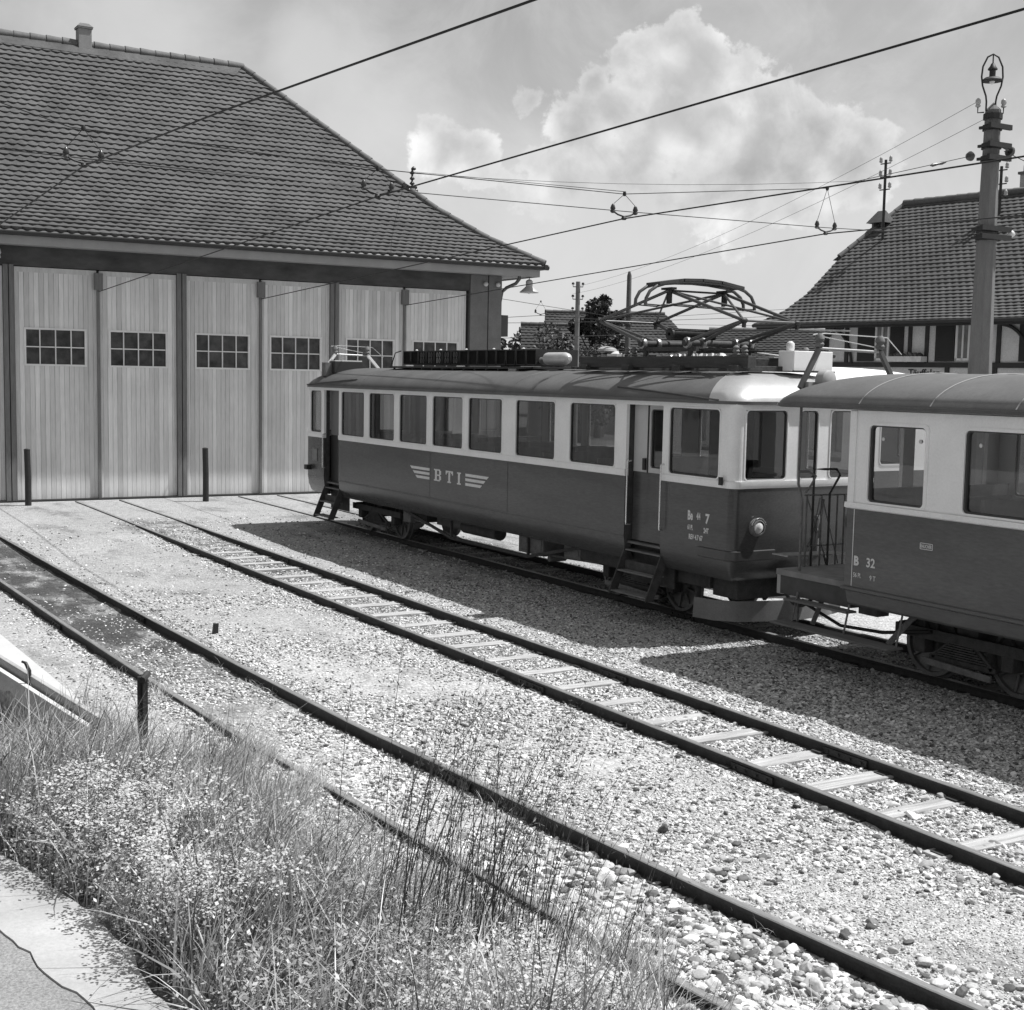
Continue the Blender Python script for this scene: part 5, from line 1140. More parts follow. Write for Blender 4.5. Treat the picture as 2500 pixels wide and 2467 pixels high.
    BM = {'B': ["1111110", "0110011", "0110011", "0110011", "0111110", "0110011", "0110011", "0110011", "1111110"],
          'T': ["11111111", "11011011", "10011001", "00011000", "00011000", "00011000", "00011000", "00011000", "00111100"],
          'I': ["1111", "0110", "0110", "0110", "0110", "0110", "0110", "0110", "1111"]}
    for ch, ya, yb in (('B', 20.83, 20.56), ('T', 20.39, 20.12), ('I', 19.975, 19.835)):
        rows = BM[ch]; nw = len(rows[0]); hh = .205 / 9
        for i, rw in enumerate(rows):
            j = 0
            while j < nw:
                if rw[j] == '1':
                    k = j
                    while k < nw and rw[k] == '1': k += 1
                    cell(ya + (yb - ya) * j / nw, ya + (yb - ya) * k / nw, 1.565 - (i + 1) * hh, 1.565 - i * hh); j = k
                else: j += 1
    em.build('initials', M_LETTER, t)
    text_mesh(t, 'Be', .165, 13.655, 1.405, X0 - .003, M_LETTER, xs=.62, off=.006); text_mesh(t, '4/4', .125, 13.47, 1.42, X0 - .003, M_LETTER, xs=.48, off=.003); text_mesh(t, '7', .165, 13.29, 1.39, X0 - .003, M_LETTER, xs=.9, off=.007)
    text_mesh(t, '61 Pl.', .09, 13.65, 1.275, X0 - .003, M_LETTER, xs=.55, off=.003); text_mesh(t, '24T', .09, 13.32, 1.262, X0 - .003, M_LETTER, xs=.7, off=.003); text_mesh(t, 'REV 4.7 67', .09, 13.62, 1.155, X0 - .003, M_LETTER, xs=.70, off=.003)
    # plate and bracket near the rear corner
    q = MB(); q.box(X0 - .012, X0, 26.18, 26.42, 1.36, 1.62); q.build('number_plate', mat('grey_plate', .2, .4, .4, var=.3, scale=12), t)
    q = MB(); q.box(X0 - .10, X0 + .0, 26.52, 26.68, 1.16, 1.26); q.build('corner_step', M_BLACK, t, bevel=.01)
    # lamps, bumper strip, mirror
    for x in (11.10, 12.78):
        q = MB(); q.lathe((x, YF, 1.375), [(.11, -.01), (.115, .03), (.10, .07), (.085, .075), (.082, .03)], 24, (0, -1, 0)); hl = q.build('headlight', M_DUST, t, smooth=40)
        q = MB(); q.lathe((x, YF - .045, 1.375), [(.082, 0), (.07, .022), (.04, .036), (.005, .042)], 20, (0, -1, 0)); q.build('lens', mat('headlight_lens', .75, .12, .3), hl, smooth=60)
        q = MB(); q.tube([(x + .118 * math.cos(a), YF - .06, 1.375 + .118 * math.sin(a)) for a in np.linspace(.3, PI - .3, 9)], .012, 6); q.build('hood', M_CHROME, hl, smooth=60)
    q = MB(); sweep(q, [(X0, 13.42), (X0, YF + .12)] + O[1:7] + [(11.42, YF)], [(-.022, 1.075), (-.022, .965), (.0, .955), (.0, 1.085)]); q.build('corner_bumper', mat('bumper_strip', .07, .3, .3, var=.2), t, smooth=35)
    q = MB(); q.tube([(X0 - .005, 12.98, 1.93), (X0 - .05, 12.96, 1.98)], .018, 8); q.box(X0 - .06, X0 - .035, 12.93, 12.99, 1.90, 2.0); q.build('side_marker', M_BLACK, t)
    q = MB()
    for z in (1.45, 1.28): q.box(12.1, 12.14, YF - .03, YF, z, z + .04)
    q.cyl((12.14, YF - .02, .98), (12.14, YF - .02, 1.5), .01, n=6); q.build('jumper_socket', M_STEEL, t)
    # roof
    RO = dense(car_outline(X0 - .05, X1 + .05, YF - .03, YR + .03, .30, 8), .2); e0, e1 = YF + 1.25, YR - 1.35
    spine = lambda x, y: (XC, min(max(y, e0), e1))
    rf = MB(); roof_surface(rf, RO, spine, 2.925, .40); roof = rf.build('roof', M_ROOF, t, smooth=60)
    g = MB(); sweep(g, dense(car_outline(X0 - .055, X1 + .055, YF - .035, YR + .035, .30, 8), .5), [(-.012, 2.945), (-.012, 2.905), (.06, 2.905), (.06, 2.945)], closed=True); g.build('cant_rail', mat('dark_gutter_strip', .10, .5, var=.2), t, smooth=35)
    # metal cap shell of the front end, sun glare put into its paler colour
    cp = MB(); n_ = 18; V = []; F = []; rs = [math.sin(i / 10 * PI / 2) for i in range(11)]; seg = [p for p in RO if p[1] < e0 - .62]
    cpts = sorted(seg, key=lambda p: math.atan2(p[0] - XC, e0 - p[1])); k = len(cpts)
    for r in rs:
        for (x, y) in cpts: sx, sy = XC, e0; V.append((sx + (x - sx) * (r + .004), sy + (y - sy) * (r + .004), (2.925 + .405 * (1 - min(.9999, r) ** 2.4) ** .6) + .005))
    for i in range(2, 10):
        for j in range(k - 1): F.append((i * k + j, i * k + j + 1, (i + 1) * k + j + 1, (i + 1) * k + j))
    cp.add(V, F); cp.build('front_cap', M_SILVER, roof, smooth=60)
    def rz(x, z=0): return roof_z(x, XC, HW + .05, 2.925, .40) + z
    # rain strip sweeping down over the front door, mirrored at the rear
    for ys, sg in ((15.4, -1), (26.2 - 1.9, 1)):
        P = []
        for u in np.linspace(0, 1, 12):
            y = ys + sg * 2.35 * u; xx_ = X0 - .05 + .115 * (1 - u) ** 1.3 + .004; P.append((xx_ - .004, y, rz(xx_, .008)))
        q = MB(); q.tube(P, .011, 6); q.build('rain_strip', M_ROOF_D, roof, smooth=60)
    for y in (21.0, 18.2, 24.0):
        P = [(x, y, rz(x, .001)) for x in np.linspace(X0 - .04, X1 + .04, 22)]; q = MB(); q.tube(P, .006, 5); q.build('roof_seam', M_ROOF_D, roof, smooth=60)
    # underframe
    q = MB(); q.box(XC - .45, XC + .45, YF + .3, YR - .3, .78, .93); 
    for s in (-1, 1):
        q.bar((XC + s * .95, YF + .4, .80), (XC + s * .95, YR - .4, .80), .08, .14)
        q.bar((XC + s * .98, 22.6, .70), (XC + s * .98, 20.6, .36), .03, .05); q.bar((XC + s * .98, 20.6, .36), (XC + s * .98, 18.0, .36), .03, .05); q.bar((XC + s * .98, 18.0, .36), (XC + s * .98, 16.4, .70), .03, .05)
        for y in (20.6, 18.0): q.bar((XC + s * .98, y, .36), (XC + s * .98, y, .78), .04, .04)
    q.build('underframe', M_UNDER, t)
    for (y0, y1, z0, xa, xb) in ((17.6, 18.35, .40, -.95, -.35), (16.55, 17.0, .48, -.95, -.5), (20.9, 21.9, .45, -.6, .7), (18.9, 19.8, .50, .2, .95), (22.3, 22.6, .45, -.95, -.6)):
        q = MB(); q.box(XC + xa, XC + xb, y0, y1, z0, .80); q.box(XC + xa - .01, XC + xa + .002, y0 + .05, y1 - .05, z0 + .05, .74); q.build('equipment_box', M_DUST, t, bevel=.01)
    q = MB(); q.cyl((XC - .8, 19.2, .58), (XC - .8, 20.4, .58), .12, n=14); q.build('air_reservoir', M_UNDER, t, smooth=50)
    q = MB(); q.cyl((XC - .85, 16.2, .48), (XC - .85, 18.2, .40), .02, n=6); q.cyl((XC - .9, 17.5, .38), (XC - .6, 17.5, .38), .05, n=10); q.cyl((XC - .85, 22.8, .55), (XC - .85, 20.2, .33), .015, n=6); q.build('brake_rod', M_DUST, t, smooth=50)
    bogie(t, XC, 15.35, 1.55); bogie(t, XC, 24.2, 1.55)
    q = MB(); q.box(11.05, 12.85, 13.02, 13.5, .42, .80); q.box(11.0, 11.2, 13.5, 16.6, .5, .8); q.box(12.7, 12.9, 13.5, 16.6, .5, .8); q.build('front_headstock', M_UNDER, t)
    # plough at the front
    q = MB(); V = []; pts = [(10.78, 13.55), (10.86, 13.22), (11.05, 13.02), (11.5, 12.86), (11.94, 12.80), (12.4, 12.86), (12.83, 13.02), (13.02, 13.22), (13.10, 13.55)]
    sweep(q, pts, [(0, .40), (-.02, .14), (.01, .14), (.03, .40)]); pw = q.build('track_plough', mat('plough_grey', .15, .6, var=.25, scale=4, fine=.2), t, smooth=30)
    q = MB()
    for x in (11.1, 11.6, 12.3, 12.8): q.bar((x, 13.1, .38), (x, 13.5, .80), .05, .05)
    q.build('plough_stay', M_UNDER, pw)
    q = MB(); q.box(XC - .12, XC + .12, YF - .30, YF + .3, .50, .68); q.cyl((XC, YF - .3, .59), (XC, YF - .36, .59), .17, n=16); q.build('coupler', M_UNDER, t, bevel=.01)
    for k, (a, b_) in enumerate((((12.25, YF - .02, 1.0), (12.1, 12.02, .8)), ((11.5, YF, .75), (11.45, 12.0, .66)), ((12.5, YF, .75), (12.45, 12.0, .66)))):
        A = Vector(a); B = Vector(b_); q = MB(); q.tube([A.lerp(B, u) - Vector((0, 0, .28 * 4 * u * (1 - u))) for u in np.linspace(0, 1, 10)], .022, 8); q.build('coupling_hose', M_BLACK, t, smooth=60)
    return t, roof, rz
coach, coach_roof, RZ = motor_coach()

def roof_gear(t):
    # resistor bank on its shelf
    x0, x1 = 11.52, 12.34
    q = MB(); q.box(x0 - .14, x1 + .14, 18.95, 24.1, 3.325, 3.36)
    for k in range(12): y = 19.4 + k * .41; q.box(x0 - .14, x0 - .10, y - .012, y + .012, 3.24, 3.325)
    q.box(x0 - .15, x0 - .12, 19.4, 24.1, 3.215, 3.235); sh = q.build('resistor_shelf', M_WOODR, t)
    q = MB(); q.box(x0 - .16, x0 - .10, 19.18, 19.42, 3.2, 3.33); q.build('shelf_bracket', M_STEEL, sh)
    for k in range(15):
        y = 18.75 + k * .333 + .2; w = .150
        q = MB()
        for (a, b_, c, d) in ((y - w, y - w + .016, 3.39, 3.655), (y + w - .016, y + w, 3.39, 3.655), (y - w + .016, y + w - .016, 3.39, 3.41), (y - w + .016, y + w - .016, 3.635, 3.655)): q.box(x0, x1, a, b_, c, d)
        for j in range(9): yy = y - w + .03 + j * .030; q.box(x0 + .02, x1 - .02, yy, yy + .006, 3.41, 3.635)
        rb = q.build('resistor_unit', M_BLACK, t)
        if k in (8, 9, 10, 11, 12):
            q = MB()
            for zz in (3.47, 3.575):
                q.tube([(x0 - .008, y + .028 + .026 * math.cos(a) , zz + .045 * math.sin(a)) for a in np.linspace(0, 2 * PI, 13)[:-1]], .0065, 5, closed=True)
                q.tube([(x0 - .008, y - .07 + .026 * math.cos(a) , zz + .045 * math.sin(a)) for a in np.linspace(0, 2 * PI, 13)[:-1]], .0065, 5, closed=True)
            q.build('resistor_ring', M_DUST if k != 10 else M_STEEL, rb)
        if k % 3 == 1:
            q = MB(); q.lathe((x0 + .05, y, 3.655), [(.02, 0), (.03, .012), (.012, .03)], 8); q.build('top_insulator', M_CERAM, rb)
    q = MB(); q.tube([(x0 - .12, 24.06, 3.36), (x0 - .06, 24.0, 3.62), (x0 + .02, 23.9, 3.66)], .012, 6); q.build('stay_rod', M_BLACK, t)
    for y in (18.72, 18.58, 18.46): pass
    q = MB(); 
    for j in range(7): q.lathe((11.62, 18.95 - j * .05, 3.47), [(.03, 0), (.055, .012), (.055, .02), (.03, .035)], 12, (0, -1, 0))
    q.build('ribbed_insulator', M_DUST, t, smooth=40)
    q = MB(); q.lathe((11.62, 18.62, 3.50), [(.05, 0), (.095, .02), (.10, .06), (.10, .55), (.085, .62), (.03, .68)], 20, (0, -1, 0)); q.build('air_tank', mat('polished_tank', .55, .35, .4, var=.15), t, smooth=45)
    # timbers carrying the pantograph
    for (xx, ya, yb, z0, z1) in ((11.40, 13.3, 17.2, 3.30, 3.52), (12.55, 13.3, 17.2, 3.30, 3.52)):
        q = MB(); q.box(xx - .07, xx + .07, ya, yb, z0 + .06, z1); q.build('roof_timber', M_WOODR, t, bevel=.008)
    for y in (13.5, 14.7, 15.9, 17.0):
        q = MB(); q.box(11.25, 12.72, y - .09, y + .09, 3.325, 3.395); q.build('roof_cleat', M_WOODR, t, bevel=.006)
    for y in (18.1, 17.5):
        q = MB(); q.box(11.5, 12.4, y - .5, y - .4, 3.33, 3.37); q.build('roof_plank', M_WOODR, t)
    for x in (11.62, 12.2):
        q = MB(); q.box(x - .06, x + .06, 17.3, 19.0, 3.335, 3.365); q.build('walk_board', mat('grey_board', .14, .85, var=.3, scale=5), t)
    for y in np.arange(14.0, 15.4, .19):
        q = MB(); q.lathe((11.47, y, 3.50), [(.06, 0), (.075, .02), (.05, .05), (.02, .06)], 12); q.build('white_insulator', M_CERAM, t, smooth=50)
    q = MB(); q.lathe((11.52, 16.75, 3.50), [(.10, 0), (.10, .10), (.155, .105), (.14, .14), (.08, .17), (.02, .18)], 18); q.build('roof_vent', mat('pale_vent', .34, .5, var=.2), t, smooth=40)
    q = MB(); q.box(11.35, 11.50, 16.25, 16.50, 3.50, 3.56); q.lathe((11.45, 16.4, 3.5), [(.08, 0), (.09, .06), (.03, .10)], 12); q.build('arrester', M_CERAM, t, smooth=40)
    # pantograph
    q = MB()
    for y in (15.62, 14.60): q.cyl((11.30, y, 3.70), (12.52, y, 3.70), .045, n=14)
    for x in (11.42, 12.45):
        q.bar((x, 15.75, 3.62), (x, 14.45, 3.62), .05, .06)
        for y in (15.62, 14.6): q.lathe((x, y, 3.50), [(.07, 0), (.045, .02), (.03, .2)], 12)
    base = q.build('pantograph_base', M_UNDER, t, smooth=40)
    for y in (15.62, 14.60):
        for x in (11.36, 11.62, 12.2, 12.46):
            q = MB(); q.lathe((x, y, 3.70), [(.03, -.03), (.075, -.025), (.08, 0), (.075, .025), (.03, .03)], 16, (1, 0, 0)); q.build('shaft_collar', M_STEEL, base, smooth=40)
    q = MB(); P = []
    for i in range(34 * 8 + 1): a = i / 8 * 2 * PI; P.append((11.48 + .70 * i / (34 * 8), 15.12 + .078 * math.cos(a), 3.83 + .078 * math.sin(a)))
    q.tube(P, .0085, 5); q.cyl((11.44, 15.12, 3.83), (12.24, 15.12, 3.83), .025, n=8)
    for x in (11.46, 12.20): q.lathe((x, 15.12, 3.83), [(.03, -.02), (.088, -.015), (.088, .015), (.03, .02)], 16, (1, 0, 0))
    q.build('pantograph_spring', M_BLACK, t, smooth=60)
    kb = [(11.26, 16.60, 4.045), (12.30, 16.60, 4.045)]; kf = [(11.50, 13.60, 3.98), (12.42, 13.60, 3.98)]; ap = [(11.40, 15.10, 4.43), (12.38, 15.10, 4.43)]
    def arm(nm, a, b_, r, mt):
        q = MB(); q.cyl(a, b_, r, n=8); return q.build(nm, mt, t, smooth=60)
    M_ARM = mat('arm_tube', .10, .4, .5, var=.2, scale=8)
    for (k, ysh) in ((kb, 15.62), (kf, 14.60)):
        arm('lower_arm', k[0], (11.36, ysh, 3.72), .026, M_ARM); arm('lower_arm', k[0], (11.62, ysh, 3.72), .024, M_ARM); arm('lower_arm', k[1], (12.46, ysh, 3.72), .026, M_ARM); arm('lower_arm', k[1], (12.2, ysh, 3.72), .024, M_ARM)
        arm('knee_tube', k[0], k[1], .017, M_ARM)
        for i in (0, 1): arm('upper_arm', k[i], ap[i], .023, M_ARM)
        arm('cross_brace', k[0], ap[1], .017, M_ARM); arm('cross_brace', k[1], ap[0], .015, M_ARM)
    q = MB()
    for p in kb + kf: q.lathe((p[0] - .05, p[1], p[2]), [(.02, 0), (.035, .02), (.035, .08), (.02, .10)], 10, (1, 0, 0)); q.box(p[0] - .02, p[0] + .02, p[1] - .02, p[1] + .02, p[2] - .09, p[2] + .03)
    q.build('knee_joint', M_BLACK, t, smooth=40)
    for (x, y, w_, h_) in ((11.75, 16.4, .16, .12), (12.1, 16.2, .12, .16), (11.9, 13.9, .2, .10), (12.2, 15.1, .12, .14), (11.62, 15.1, .10, .10)):
        q = MB(); q.box(x - w_, x + w_, y - .14, y + .14, 3.395, 3.40 + h_); q.build('roof_apparatus', M_UNDER, t, bevel=.01)
    for (x, y) in ((11.40, 13.45), (11.40, 13.62), (12.5, 13.5), (11.45, 15.95), (11.45, 16.12)):
        q = MB(); q.lathe((x, y, 3.52), [(.035, 0), (.05, .02), (.03, .04), (.05, .06), (.03, .09), (.045, .11), (.015, .14)], 12); q.build('ribbed_insulator', M_DUST, t, smooth=40)
    q = MB(); q.tube([(11.42, 16.9, 3.56), (11.5, 16.0, 3.60), (11.45, 15.2, 3.58), (11.5, 14.2, 3.62), (11.7, 13.4, 3.58)], .014, 6); q.build('roof_cable', M_BLACK, t, smooth=60)
    # head
    q = MB(); q.cyl(ap[0], ap[1], .014, n=8)
    for p in ap: q.box(p[0] - .045, p[0] + .045, 14.98, 15.22, 4.44, 4.47); q.cyl((p[0] - .02, 15.04, 4.25), (p[0] - .02, 15.04, 4.47), .028, n=10); q.cyl((p[0] + .04, 15.16, 4.25), (p[0] + .04, 15.16, 4.47), .028, n=10)
    q.build('head_spring_box', M_BLACK, t, smooth=40)
    prof = [(10.93, 4.21), (10.94, 4.30), (11.0, 4.40), (11.12, 4.475), (11.28, 4.52), (11.6, 4.55), (11.9, 4.56), (12.2, 4.55), (12.52, 4.52), (12.68, 4.475), (12.80, 4.40), (12.86, 4.30), (12.87, 4.21)]
    for y in (15.00, 15.24):
        q = MB(); q.tube([(x, y, z) for x, z in prof], .024, 8); q.build('collector_bow', M_ARM, t, smooth=60)
        q = MB(); q.tube([(prof[0][0] + .02, y, 4.22), (11.3, y, 4.21), (11.4, y, 4.24), (12.4, y, 4.22), (12.85, y, 4.22)], .009, 6); q.build('bow_tie', M_BLACK, t, smooth=60)
    q = MB()
    for j, (a, b_) in enumerate(((11.14, 11.55), (11.57, 11.88), (11.90, 12.22), (12.24, 12.64))):
        za = float(np.interp(a, [p[0] for p in prof], [p[1] for p in prof])); zb_ = float(np.interp(b_, [p[0] for p in prof], [p[1] for p in prof]))
        q.prism([(a, 14.96, za + .01), (b_, 14.96, zb_ + .01), (b_, 14.96, zb_ + .05), (a, 14.96, za + .05)], (0, .32, 0))
    q.build('contact_strip', mat('contact_strip', .05, .5, .2, var=.3), t)
    q = MB(); q.tube([(12.42, 13.60, 3.89), (12.6, 13.2, 3.88), (12.7, 12.9, 3.87)], .01, 6); q.build('lead_wire', M_STEEL, t)
    # white box and lamp drum near the front, box at the rear
    q = MB(); q.box(12.02, 12.70, 13.2, 13.5, 3.335, 3.60); wb = q.build('white_roof_box', M_WHITE, t, bevel=.008)
    q = MB(); q.box(12.0, 12.72, 13.17, 13.2, 3.32, 3.345); q.cyl((12.70, 13.3, 3.56), (12.82, 13.3, 3.55), .03, n=10); q.build('box_fitting', M_BLACK, wb)
    q = MB(); q.lathe((12.15, 13.42, 3.60), [(.04, 0), (.055, .02), (.055, .1), (.02, .13)], 12); q.build('box_insulator', M_CERAM, wb, smooth=50)
    q = MB(); q.box(10.98, 11.62, 25.9, 26.2, 3.20, 3.45); q.build('rear_roof_box', mat('black_roof_box', .03, .5), t, bevel=.01); q = MB(); q.box(11.0, 11.60, 25.91, 26.19, 3.452, 3.47); q.build('box_lid', M_WHITE, t)
    q = MB(); q.box(10.84, 11.0, 26.05, 26.25, 3.14, 3.42); q.build('rear_bracket', M_DUST, t)
roof_gear(coach)
def horn_frame(t, xa, xb, y, z0a, z0b, zt, wl=.12, flip=False):
    xl, xr = xa + .28, xb - .28
    for (A_, B_) in (((xa, y, z0a), (xl, y, zt)), ((xb, y, z0b), (xr, y, zt))): q = MB(); q.bar(A_, B_, .05, .06); q.build('frame_leg', mat('frame_grey', .10, .45, .2) if not flip else M_WHITE, t, bevel=.006)
    q = MB(); q.cyl((xl, y, zt), (xr, y, zt - .02), .018, n=8); q.build('frame_bar', M_STEEL, t, smooth=60)
    for x in (xl, xr): q = MB(); q.lathe((x, y, zt + .02), [(.05, 0), (.06, .03), (.04, .06), (.06, .09), (.05, .13), (.03, .16)], 12); q.build('frame_insulator', M_DUST, t, smooth=40)
    q = MB(); q.tube([(xl - .10, y, zt + .16), (xl + .1, y, zt + .18), (xr + .12, y, zt + .16), (xr + .38, y, zt - .04)], .007, 5); q.tube([(xl + .05, y, zt + .14), (xr - .1, y, zt + .04)], .006, 5); q.build('frame_wire', M_CHROME, t, smooth=60)
horn_frame(coach, 10.86, 12.15, 26.25, 3.22, 3.30, 3.60, flip=True)

def trailer():
    YE = 10.82; Y1 = -3.2; YP = 12.05
    t = thing('trailer_coach', (XC, 5, 0), 'two-tone trailer coach lettered B 32 with an open end platform, cut by the right edge', 'coach', 'coupled rail vehicles')
    x0, x1 = X0, X1
    Ms = lambda s, z, d: (x0 + d, s, z); Mf = lambda s, z, d: (x1 - d, s, z)
    O = [(x0, Y1), (x1, Y1), (x1, YE), (x0, YE)]
    lb = MB(); sweep(lb, dense(O, .5), [(0, 1.815), (0, .955), (.05, .955), (.05, 1.815)], closed=True); lb.build('lower_body', M_RED2, t, smooth=30)
    q = MB(); sweep(q, dense(O, .5), [(.012, .90), (.03, .76), (.05, .735), (.09, .735), (.09, .90)], closed=True); q.build('skirt', M_RED2, t, smooth=30)
    q = MB(); sweep(q, dense(O, .5), [(-.008, .955), (-.028, .945), (-.03, .915), (-.008, .902), (.05, .902), (.05, .955)], closed=True); q.build('skirt_moulding', mat('moulding_red', .10, .35), t, smooth=50)
    q = MB(); sweep(q, dense(O, .5), [(-.022, 1.885), (-.026, 1.83), (-.004, 1.817), (.05, 1.817), (.05, 1.885)], closed=True); q.build('belt_moulding', M_CREAM, t, smooth=30)
    wins = [(9.71, 10.53), (7.95, 9.23), (6.25, 7.55), (4.55, 5.85), (2.85, 4.15), (1.15, 2.45), (-.55, .75), (-2.3, -1.0)]
    ub = MB(); H = [(a, b, 1.905, 2.765) for a, b in wins]
    panel(ub, Ms, Y1 + .0, YE, 1.886, 2.90, H, .06); panel(ub, Mf, Y1, YE, 1.886, 2.90, H, .06)
    Me = lambda s, z, d: (s, YE - d, z); panel(ub, Me, x0 + .061, x1 - .061, 1.886, 2.90, [(11.0, 11.5, 1.96, 2.76), (11.68, 12.3, 1.9, 2.76), (12.45, 12.9, 1.96, 2.76)], .05); Me2 = lambda s, z, d: (s, Y1 + d, z); panel(ub, Me2, x0 + .061, x1 - .061, 1.886, 2.90, [], .05)
    ub.build('upper_body', M_CREAM, t)
    q = MB(); q.box(x0 - .012, x0 - .001, YE - .10, YE - .004, 1.82, 2.89); q.box(x0 - .004, x0 - .0005, YE - .115, YE - .108, .96, 1.815); q.box(x0 - .004, x0 - .0005, YE - .115, YE - .108, 1.89, 2.89); q.build('corner_strip', M_CREAM, t)
    for a, b in wins:
        w = MB(); h = (a, b, 1.905, 2.765)
        ring(w, Ms, rrect(a + .03, b - .004, 1.912, 2.745, .05), rrect(a - .014, b + .014, 1.893, 2.779, .06), -.008, .01, 0)
        ring(w, Ms, rrect(a + .045, b - .03, 1.93, 2.73, .04), rrect(a + .002, b - .002, 1.907, 2.763, .02), .01, .055, 1)
        w = w.build('window', [M_CREAM, mat('dark_window_rubber', .05, .5)], t, smooth=40)
        g = MB(); V = [Ms(s, z, .04) for s, z in rrect(a + .02, b - .02, 1.92, 2.75, .03)]; g.add(V, [tuple(range(len(V)))]); g.build('pane', M_GLASS, w)
        q = MB()
        for s in (a + .14, b - .16): q.lathe((x0 + .06, s, 2.60), [(.02, 0), (.022, .02), (.01, .03)], 10, (-1, 0, 0))
        q.build('window_button', M_CERAM, w, smooth=50)
        car_window(t, Mf, h)
    # inside
    it = MB(); it.box(x0 + .07, x1 - .07, Y1 + .06, YE - .06, .96, .985); it.box(x0 + .07, x1 - .07, Y1 + .06, YE - .06, 2.85, 2.87); inn = it.build('interior', M_INT, t)
    for k in range(9):
        for s in (-1, 1):
            for f in (-1, 1): q = MB(); seat_row(q, XC + s * .68, -2.0 + k * 1.5 + f * .35, f); q.build('seat', M_SEAT, inn)
    text_mesh(t, 'B', .14, 10.685, 1.20, x0 - .003, M_LETTER, xs=.95, off=.006); text_mesh(t, '32', .14, 10.50, 1.200, x0 - .003, M_LETTER, xs=.95)
    text_mesh(t, '56 Pl.', .072, 10.685, 1.065, x0 - .003, M_LETTER, xs=.75, off=.001); text_mesh(t, '9 T', .075, 10.44, 1.058, x0 - .003, M_LETTER, xs=.85, off=.001)
    q = MB(); ring(q, lambda s, z, d: (x0 - .003 + d, s, z), rrect(9.587, 9.745, 1.492, 1.548, .005), rrect(9.581, 9.751, 1.486, 1.554, .008), 0, .002); q.build('sign_border', M_LETTER, t); text_mesh(t, 'RAUCHER', .05, 9.742, 1.503, x0 - .003, M_LETTER, xs=.66, off=.0008)
    # roof
    RO = dense(car_outline(x0 - .06, x1 + .06, Y1 - .1, 12.16, .35, 8), .2); e0, e1 = Y1 + .9, 10.75
    spine = lambda x, y: (XC, min(max(y, e0), e1))
    rf = MB(); roof_surface(rf, RO, spine, 2.935, .385, 2.2, .62); roof = rf.build('roof', mat('trailer_roof', .11, .5, var=.2, scale=2.0, fine=.14, fscale=30, bump=.1, bscale=5), t, smooth=60)
    rf = MB(); V = [(x, y, 2.93) for x, y in RO]; rf.add(V, [tuple(range(len(V)))]); rf.build('roof_ceiling', M_INT, roof)
    g = MB(); sweep(g, RO, [(-.012, 2.955), (-.016, 2.918), (.03, 2.905), (.05, 2.925), (.05, 2.955)], closed=True); g.build('cant_rail', M_ROOF_D, roof, smooth=35)
    z_ = lambda x, dz=0: roof_z(x, XC, HW + .06, 2.935, .385, 2.2, .62) + dz
    for y in (10.66, 9.66, 8.60, 7.5, 6.4, 5.3, 4.2, 3.1, 2.0, .9, -.2, -1.3):
        q = MB(); q.tube([(x, y, z_(x, .001)) for x in np.linspace(x0 - .05, x1 + .05, 40)], .010, 6); q.build('roof_rib', mat('pale_rib', .24, .5), roof, smooth=60)
    q = MB(); e0_ = 10.75; q.tube([(XC + (x - XC) * r_, e0_ + (11.78 - e0_) * 1.0 * (0 if False else 1), 0) for x, r_ in ((x0, 1),)] * 2, .001, 3) if False else None
    P = []
    for a in np.linspace(-1, 1, 26):
        x = XC + a * (HW + .045); r = math.sqrt(abs(a) ** 2.2) ; yy = 11.42; rr = ((abs(a)) ** 2.2 + (abs((yy - 10.75) / 1.41)) ** 2.2) ** (1 / 2.2)
        P.append((x, yy, 2.935 + .385 * max(0.0, 1 - min(1, rr) ** 2.2) ** .62 + .002))
    # platform
    q = MB(); q.box(x0 + .10, x1 - .10, YE + .0, YP, .90, .97); pl = q.build('end_platform', mat('platform_boards', .20, .8, var=.25, scale=6), t, bevel=.006)
    q = MB(); q.box(x0 + .12, x1 - .12, YE, YP - .06, .68, .898); q.build('platform_frame', mat('frame_red_grime', .06, .7, var=.3, scale=6), pl)
    q = MB(); q.box(x0 + .16, x0 + .40, YP - .06, YP + .05, .66, .94); q.box(x1 - .40, x1 - .16, YP - .06, YP + .05, .66, .94); q.build('buffer_beam', mat('pale_beam', .36, .7, var=.2), pl, bevel=.01)
    q = MB(); q.tube([(x0 + .22, 11.78, .36), (x0 + .22, 11.78, 1.80), (x0 + .19, 11.80, 1.95), (x0 + .17, 11.80, 2.0), (x0 + .17, 11.80, 2.9)], .016, 8); q.tube([(x0 + .17, 11.80, 2.15), (x0 + .26, 11.74, 2.15), (x0 + .33, 11.68, 2.10), (x0 + .29, 11.72, 1.98), (x0 + .25, 11.76, 1.9)], .014, 8); q.build('entry_pole', M_DUST, t, smooth=60)
    q = MB(); q.tube([(11.35, YP - .02, .97), (11.35, YP - .02, 2.15), (11.5, YP - .04, 2.15), (11.66, YP - .08, 2.15), (11.70, YP - .1, 2.08), (11.60, YP - .04, 1.85), (11.60, YP - .04, .97)], .015, 8); q.build('entry_pole', M_BLACK, t, smooth=60)
    # lattice gate
    q = MB(); ya = YP - .03
    for x in (11.24, 11.48, 11.74, 11.86): q.cyl((x, ya, .97), (x, ya, 1.84), .012, n=6)
    q.cyl((11.2, ya, 1.84), (11.9, ya, 1.83), .010, n=6); q.cyl((11.24, ya, 1.22), (11.86, ya, 1.22), .008, n=6)
    for (a, b) in (((11.26, 1.80), (11.62, .98)), ((11.46, 1.80), (11.30, .98)), ((11.50, 1.80), (11.80, .98)), ((11.28, 1.2), (11.5, 1.7))): q.cyl((a[0], ya + .012, a[1]), (b[0], ya + .012, b[1]), .008, n=6)
